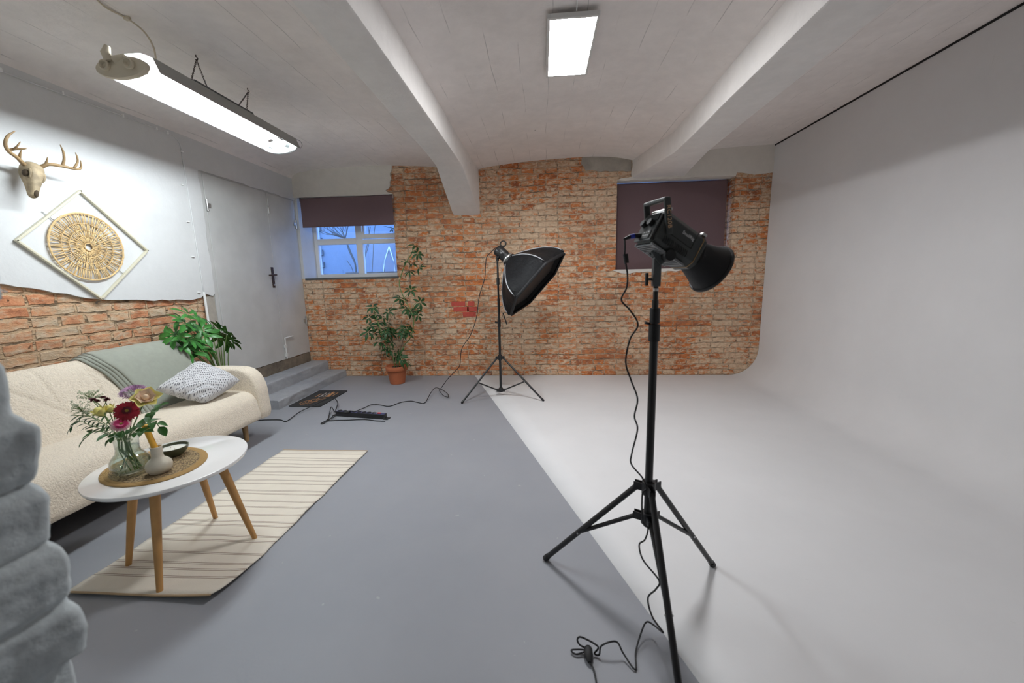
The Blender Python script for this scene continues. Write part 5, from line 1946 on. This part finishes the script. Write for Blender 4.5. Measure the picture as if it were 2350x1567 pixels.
def near_cable(sk, d):
    plug = sk - Vector((.040, .004, .004))
    t = thing('power_cable', 'black power cable with blue plug hanging from the spotlight down its stand', 'cable', (.15, 1.19, 0))
    MB().tube([sk + Vector((.004, 0, 0)), sk - Vector((.022, .002, .001))], .0085, 12).build('plug', 'black_matte', t, angle=40)
    MB().tube([sk - Vector((.020, .002, .001)), sk - Vector((.034, .003, .003))], [.0088, .0080], 12).build('plug_sleeve', 'plug_blue', t, angle=40)
    MB().tube([sk - Vector((.034, .003, .003)), sk - Vector((.058, .006, .012))], [.0078, .0038], 12).build('strain_relief', 'black_matte', t, angle=40)
    y = 1.40
    P = [sk - Vector((.054, .006, .010))]
    P += [at(px, py, Y=yy) for px, py, yy in ((1434, 570, y), (1434, 592, y), (1440, 630, y), (1438, 660, y), (1426, 688, y), (1446, 712, y), (1464, 745, y), (1446, 778, y), (1436, 830, y), (1448, 872, y), (1463, 915, y), (1456, 955, y), (1463, 985, y), (1450, 1040, y), (1449, 1065, y), (1474, 1096, 1.395), (1484, 1120, 1.39), (1474, 1135, 1.385), (1475, 1195, 1.375), (1487, 1212, 1.36), (1480, 1238, 1.345), (1467, 1250, 1.335), (1476, 1285, 1.30), (1512, 1331, 1.245), (1505, 1352, 1.235), (1487, 1372, 1.225), (1497, 1415, 1.20), (1522, 1451, 1.175))]
    zz = .006
    P += [at(px, py, Z=z) for px, py, z in ((1500, 1434, .05), (1484, 1427, .045), (1473, 1447, .03), (1459, 1495, zz), (1458, 1536, zz), (1431, 1500, .02), (1414, 1472, .05), (1381, 1481, .04), (1375, 1502, .012), (1364, 1499, .01), (1372, 1483, .03), (1335, 1462, .05), (1325, 1467, .045), (1331, 1480, .03), (1350, 1490, .015), (1326, 1490, .012), (1311, 1492, .010), (1322, 1501, .008), (1340, 1496, .012))]
    MB().tube(P, .0030, 8, smooth=8).build('cord', 'black_matte', t)
    f0, f1 = at(1435, 583, Y=y), at(1438, 604, Y=y)
    MB().tube([f0, f1], .0085, 14).build('ferrite_bead', 'black_matte', t, angle=40)
    p0, p1 = at(1349, 1484, Z=.020), at(1353, 1520, Z=.012)
    MB().tube([p0, p0.lerp(p1, .15), p0.lerp(p1, .6), p1], [.010, .015, .015, .006], 14).build('socket_plug', 'black_matte', t, angle=40)
    q = [p1, at(1362, 1535, Z=zz), at(1368, 1562, Z=zz), at(1372, 1600, Z=zz), at(1360, 1680, Z=zz)]
    MB().tube(q, .0030, 8, smooth=6).build('cord', 'black_matte', t)


def soft_light():
    cx, cy = -.466, 4.25
    light_stand('slim black light stand near the brick wall carrying the softbox', cx, cy, [(-.855, 3.956), (.010, 4.036), (-.520, 4.745)], .440, .068, [(.045, 1.09, .0135), (1.02, 1.49, .0105)], 1.49, .44, .0150)
    st = bpy.data.objects.get('light_stand.001') or bpy.data.objects['light_stand']
    MB().tube([(cx, cy, .78), (cx, cy, .86)], .018, 16).build('lock_collar', 'black_matte', st, angle=40)
    MB().tube([(cx - .015, cy, .83), (cx - .045, cy, .835)], .008, 10).build('lock_knob', 'black_matte', st, angle=40)
    MB().tube([(cx, cy, 1.24), (cx, cy, 1.31)], .0165, 16).build('lock_collar', 'black_matte', st, angle=40)
    d = Vector((.72, -.19, -.648)).normalized()
    neck = at(1169, 597, Y=cy - .01)
    a = Vector((d.z, 0, -d.x))
    e2 = Vector((0, -1, 0)) - d * (-d.y)
    e2.normalize()
    e1 = e2.cross(d).normalized()
    if e1.z < 0:
        e1 = -e1
    # strobe head
    t = thing('strobe_light', 'black cylindrical flash head tilted down behind the softbox', 'studio light', (cx, cy, 1.49))
    b = neck - d * .185
    MB().lathe([(0, 0), (.046, 0), (.056, .008), (.060, .020), (.060, .115), (.056, .120), (.056, .126), (.061, .130), (.061, .165), (.052, .172), (0, .172)], b, 32, (e1, e2, d)).build('housing', 'black_metal', t, angle=40)
    MB().lathe([(.064, .150), (.067, .154), (.067, .170), (.064, .174), (.060, .174), (.060, .150)], b, 32, (e1, e2, d)).build('mount_ring', 'steel', t, angle=40)
    MB().box(b + d * .075 + e2 * .060, (.022, .003, .012), (d, e2, e1)).build('badge', 'white_print', t, smooth=False)
    h0 = b + d * .020 + e1 * .056
    MB().tube([h0 + d * (.030 * math.sin(w)) + e1 * (.034 * (1 - math.cos(w)) * .9) - d * .004 for w in np.linspace(0, 2 * math.pi, 15)], .007, 8, cap=False).build('carry_loop', 'black_matte', t)
    for k in range(8):
        w = 2 * math.pi * k / 8
        MB().box(b + d * .050 + e1 * (.0595 * math.cos(w)) + e2 * (.0595 * math.sin(w)), (.055, .010, .004), (d, e1 * -math.sin(w) + e2 * math.cos(w), e1 * math.cos(w) + e2 * math.sin(w))).build('cooling_rib', 'black_matte', t, smooth=False)
    m = MB().tube([(cx, cy, 1.49), (cx, cy, 1.535)], .016, 14)
    m.tube([(cx, cy, 1.53), b + d * .085 - e1 * .055], .013, 12)
    m.build('swivel', 'black_matte', t, angle=40)
    MB().tube([(cx + .01, cy - .012, 1.53), (cx + .012, cy - .045, 1.53)], [.013, .010], 14).build('tilt_knob', 'black_matte', t, angle=40)
    MB().tube([(cx, cy, 1.488), (cx, cy, 1.50)], .0125, 14).build('spigot_ring', 'steel', t, angle=40)
    # softbox
    f = neck + d * .385
    R = .430
    t = thing('softbox', 'black hexagonal softbox with grey ribs facing down to the right', 'softbox', neck)

    def hexr(w, k):
        q = (w + math.pi / 6) % (math.pi / 3) - math.pi / 6
        h = math.cos(math.pi / 6) / math.cos(abs(abs(q) - math.pi / 6)) if False else math.cos(math.pi / 6) / math.cos(math.pi / 6 - abs(q))
        return (1 - k) + k * h

    def rad(tt):
        return .070 + (R - .070) * (math.sin(tt * math.pi / 2) ** .92)
    n = 72

    def shell(tt, w, inset=0.0):
        k = min(1, tt * 2.2)
        rr = rad(tt) * hexr(w, k)
        sag = .018 * math.sin(math.pi * tt) * (.5 - .5 * math.cos(6 * w)) + .006 * noise.noise(Vector((math.cos(w) * 3, math.sin(w) * 3, tt * 4))) * math.sin(math.pi * tt)
        rr -= sag + inset
        return neck + d * (.385 * tt) + e1 * (rr * math.cos(w)) + e2 * (rr * math.sin(w))
    m = MB().grid(lambda u, v: shell(u, 2 * math.pi * v), 26, n, cv=True)
    m.grid(lambda u, v: shell(1 - .45 * u, 2 * math.pi * v, .012), 14, n, cv=True, mi=1)
    m.build('shell', ['black_fabric', 'black_inner'], t, angle=60)
    m = MB()
    m.grid(lambda u, v: shell(1, 2 * math.pi * v) + d * (.030 * u) - (e1 * math.cos(2 * math.pi * v) + e2 * math.sin(2 * math.pi * v)) * (.004 * u), 3, n, cv=True)
    m.build('lip', 'black_matte', t, solid=.004, angle=60)
    m = MB()
    m.grid(lambda u, v: shell(.90, 2 * math.pi * v, .02).lerp(neck + d * (.385 * .90), u), 6, n, cv=True)
    m.build('diffuser', 'black_matte', t)
    for k in range(6):
        w = math.pi / 3 * k
        pts = [shell(tt, w, -.004) for tt in np.linspace(.06, .93, 16)]
        MB().tube(pts, .0060, 8).build('rib_piping', 'piping_grey', t)
        MB().tube([shell(tt, w, -.005) for tt in (.92, .96, 1.0)], .0075, 8).build('rib_pocket', 'black_matte', t)
    MB().lathe([(.066, -.012), (.080, -.010), (.082, .012), (.070, .016), (.066, .016)], neck, 36, (e1, e2, d)).build('speed_ring', 'black_metal', t, angle=40)
    p = shell(.93, math.pi) + d * .004
    MB().box(p + Vector((-.035, .02, -.065)), (.012, .003, .13), (Vector((.93, .1, .3)), Vector((0, 1, 0)), Vector((-.3, 0, .95)).normalized())).build('strap', 'black_matte', t, smooth=False)
    # mains lead
    t = thing('mains_lead', 'thin black lead running from the flash head across the floor', 'cable', at(1011, 892, Z=0))
    P = [b + d * .010 - e1 * .01 - e2 * .0, b - d * .02]
    P += [at(px, py, Y=yy) for px, py, yy in ((1127, 579, 4.26), (1117, 590, 4.28), (1114, 612, 4.30), (1112, 640, 4.32), (1100, 680, 4.35), (1093, 730, 4.38), (1080, 768, 4.40), (1064, 792, 4.42), (1058, 808, 4.43), (1055, 838, 4.44), (1046, 850, 4.44), (1028, 869, 4.46))]
    P += [at(px, py, Z=z) for px, py, z in ((1011, 892, .012), (1008, 895, .02), (1017, 907, .03), (1029, 911, .02), (1026, 902, .02), (1012, 893, .03), (999, 890, .045), (988, 902, .03), (975, 924, .006), (958, 923, .006), (943, 920, .006), (920, 923, .006), (894, 932, .006), (872, 929, .006), (854, 928, .010), (835, 936, .012), (817, 943, .03))]
    e = at(800, 946, Z=.05)
    P += [e + Vector((.02, .005, .012)), e]
    MB().tube(P, .0042, 8, smooth=7).build('cord', 'black_matte', t)
    MB().tube([e + Vector((.012, 0, .008)), e + Vector((-.03, -.005, .0))], [.012, .016], 12).build('plug', 'black_matte', t, angle=40)


def power_strip():
    A, B = at(770, 955, Z=0), at(882, 963, Z=0)
    ax = (B - A).normalized()
    ay = Vector((-ax.y, ax.x, 0))
    az = Vector((0, 0, 1))
    L = (B - A).length
    c = (A + B) / 2 + ay * .026
    t = thing('power_strip', 'long black multi socket power strip with red switch on the grey floor', 'power strip', c)
    axs = (ax, ay, az)
    MB().box(c + az * .0255, (L, .052, .046), axs).build('casing', 'black_metal', t, smooth=False, bevel=.005)
    MB().box(c + az * .0485 + ax * .0, (L * .985, .040, .003), axs).build('top_plate', 'label_indigo', t, smooth=False, bevel=.001)
    for k in range(8):
        p = c + ax * (-L * .43 + k * .054) + az * .0505
        o = MB().lathe([(.0195, 0), (.0195, .003), (.0170, .003), (.0165, -.004), (0, -.004)], p, 22, axs).build('socket', 'black_matte', t, angle=40)
        m = MB()
        for q in (-.0075, .0075):
            m.tube([p + ax * q * .7 + ay * q * .7 + az * -.0045, p + ax * q * .7 + ay * q * .7 - az * .0035], .0024, 8)
        m.build('pin_hole', 'black_inner', o)
    MB().box(c + ax * (L * .375) + az * .053, (.034, .024, .008), axs).build('switch', 'switch_red', t, smooth=False, bevel=.003)
    for k in range(3):
        MB().box(c + ax * (L * .28 + .010 * k) + az * .0503, (.006, .022 - .004 * k, .0006), axs).build('print_mark', 'white_print', t, smooth=False)
    for q in (-1, 1):
        p = c + ax * (q * (L / 2 + .012)) + az * .004
        MB().box(p, (.045, .060, .008), axs).build('end_foot', 'black_matte', t, smooth=False, bevel=.003)
    # its own lead
    t = thing('extension_lead', 'black lead running from the power strip across the doormat to the sofa', 'cable', at(658, 967, Z=0))
    z = .006
    e = A + ay * .026 + az * .03
    P = [e + ax * .01, e - ax * .015 + az * .01]
    P += [at(px, py, Z=zz) for px, py, zz in ((773, 934, .03), (775, 924, .03), (768, 914, .045), (756, 913, .05), (722, 929, .035), (688, 945, .02), (658, 966, z), (643, 963, z), (615, 963, z), (592, 964, z), (560, 966, z), (520, 972, z))]
    MB().tube(P, .0045, 8, smooth=7).build('cord', 'black_matte', t)
    t = thing('spare_lead', 'black lead looped on the floor at the left end of the power strip', 'cable', at(743, 970, Z=0))
    P = [e - az * .006, e - ax * .03 + az * .012]
    P += [at(px, py, Z=zz) for px, py, zz in ((760, 934, .045), (756, 950, .02), (752, 962, .010), (737, 971, z), (741, 972, z), (755, 963, .012), (766, 953, .02), (768, 956, .02), (752, 964, .010), (775, 964, z), (800, 963.5, z), (835, 962, z), (862, 965, z), (884, 966, z))]
    MB().tube(P, .0042, 8, smooth=7).build('cord', 'black_matte', t)


def doormat():
    x0, x1, y0, y1 = -2.712, -2.350, 3.828, 4.432
    c = Vector(((x0 + x1) / 2, (y0 + y1) / 2, 0))
    t = thing('doormat', 'black doormat with orange print lying before the concrete steps', 'doormat', c)
    rr = .022
    poly = []
    for sx, sy, a0 in ((1, 1, 0), (-1, 1, 90), (-1, -1, 180), (1, -1, 270)):
        ccx, ccy = c.x + sx * ((x1 - x0) / 2 - rr), c.y + sy * ((y1 - y0) / 2 - rr)
        for k in range(6):
            a = math.radians(a0 + 18 * k)
            poly.append((ccx + rr * math.cos(a), ccy + rr * math.sin(a)))
    MB().prism(poly, (0, 0, .001), (1, 0, 0), (0, 1, 0), (0, 0, .007)).build('backing', 'mat_black', t, smooth=False)
    z = .0085

    def Q(u, v):      # u along the mat (near -> far), v across (left -> right)
        return Vector((x0 + (x1 - x0) * v, y0 + (y1 - y0) * u, z))
    r = random.Random(6)
    # outline drawing in the nearer half
    shapes = [[(.10, .30), (.16, .20), (.26, .22), (.34, .30), (.32, .40), (.22, .42), (.12, .38), (.10, .30)], [(.28, .34), (.36, .34), (.42, .44), (.40, .58), (.32, .58), (.28, .48), (.28, .34)], [(.36, .52), (.44, .50), (.50, .60), (.48, .72), (.42, .68), (.38, .60)], [(.12, .48), (.20, .52), (.28, .60), (.24, .68)], [(.16, .28), (.20, .34), (.26, .30)]]
    for sh in shapes:
        MB().tube([Q(a, b) for a, b in sh], .0042, 6, smooth=6, flat=.3).build('line_drawing', 'mat_print', t)
    # bars and blots in the farther half
    for (u, v, L, w, mt) in ((.70, .66, .16, .038, 'mat_print'), (.70, .54, .15, .012, 'mat_print_pale'), (.68, .42, .17, .014, 'mat_print_pale'), (.66, .30, .12, .012, 'mat_print'), (.74, .80, .12, .012, 'mat_print'), (.60, .72, .05, .016, 'mat_print'), (.86, .60, .05, .014, 'mat_print'), (.62, .46, .04, .018, 'mat_print_pale')):
        p = Q(u, v)
        MB().box(p, (w, L, .0012), None).build('print_bar', mt, t, smooth=False)


fluorescent()
panel_light()
wall_cable()
ceiling_cable()
deer_skull()
wall_hanging()
sofa()
blanket()
pillow()
rug()
table()
bouquet(table_things())
terracotta_plant()
corner_plant()
near_stand()
near_cable(*cob_light())
soft_light()
power_strip()
doormat()
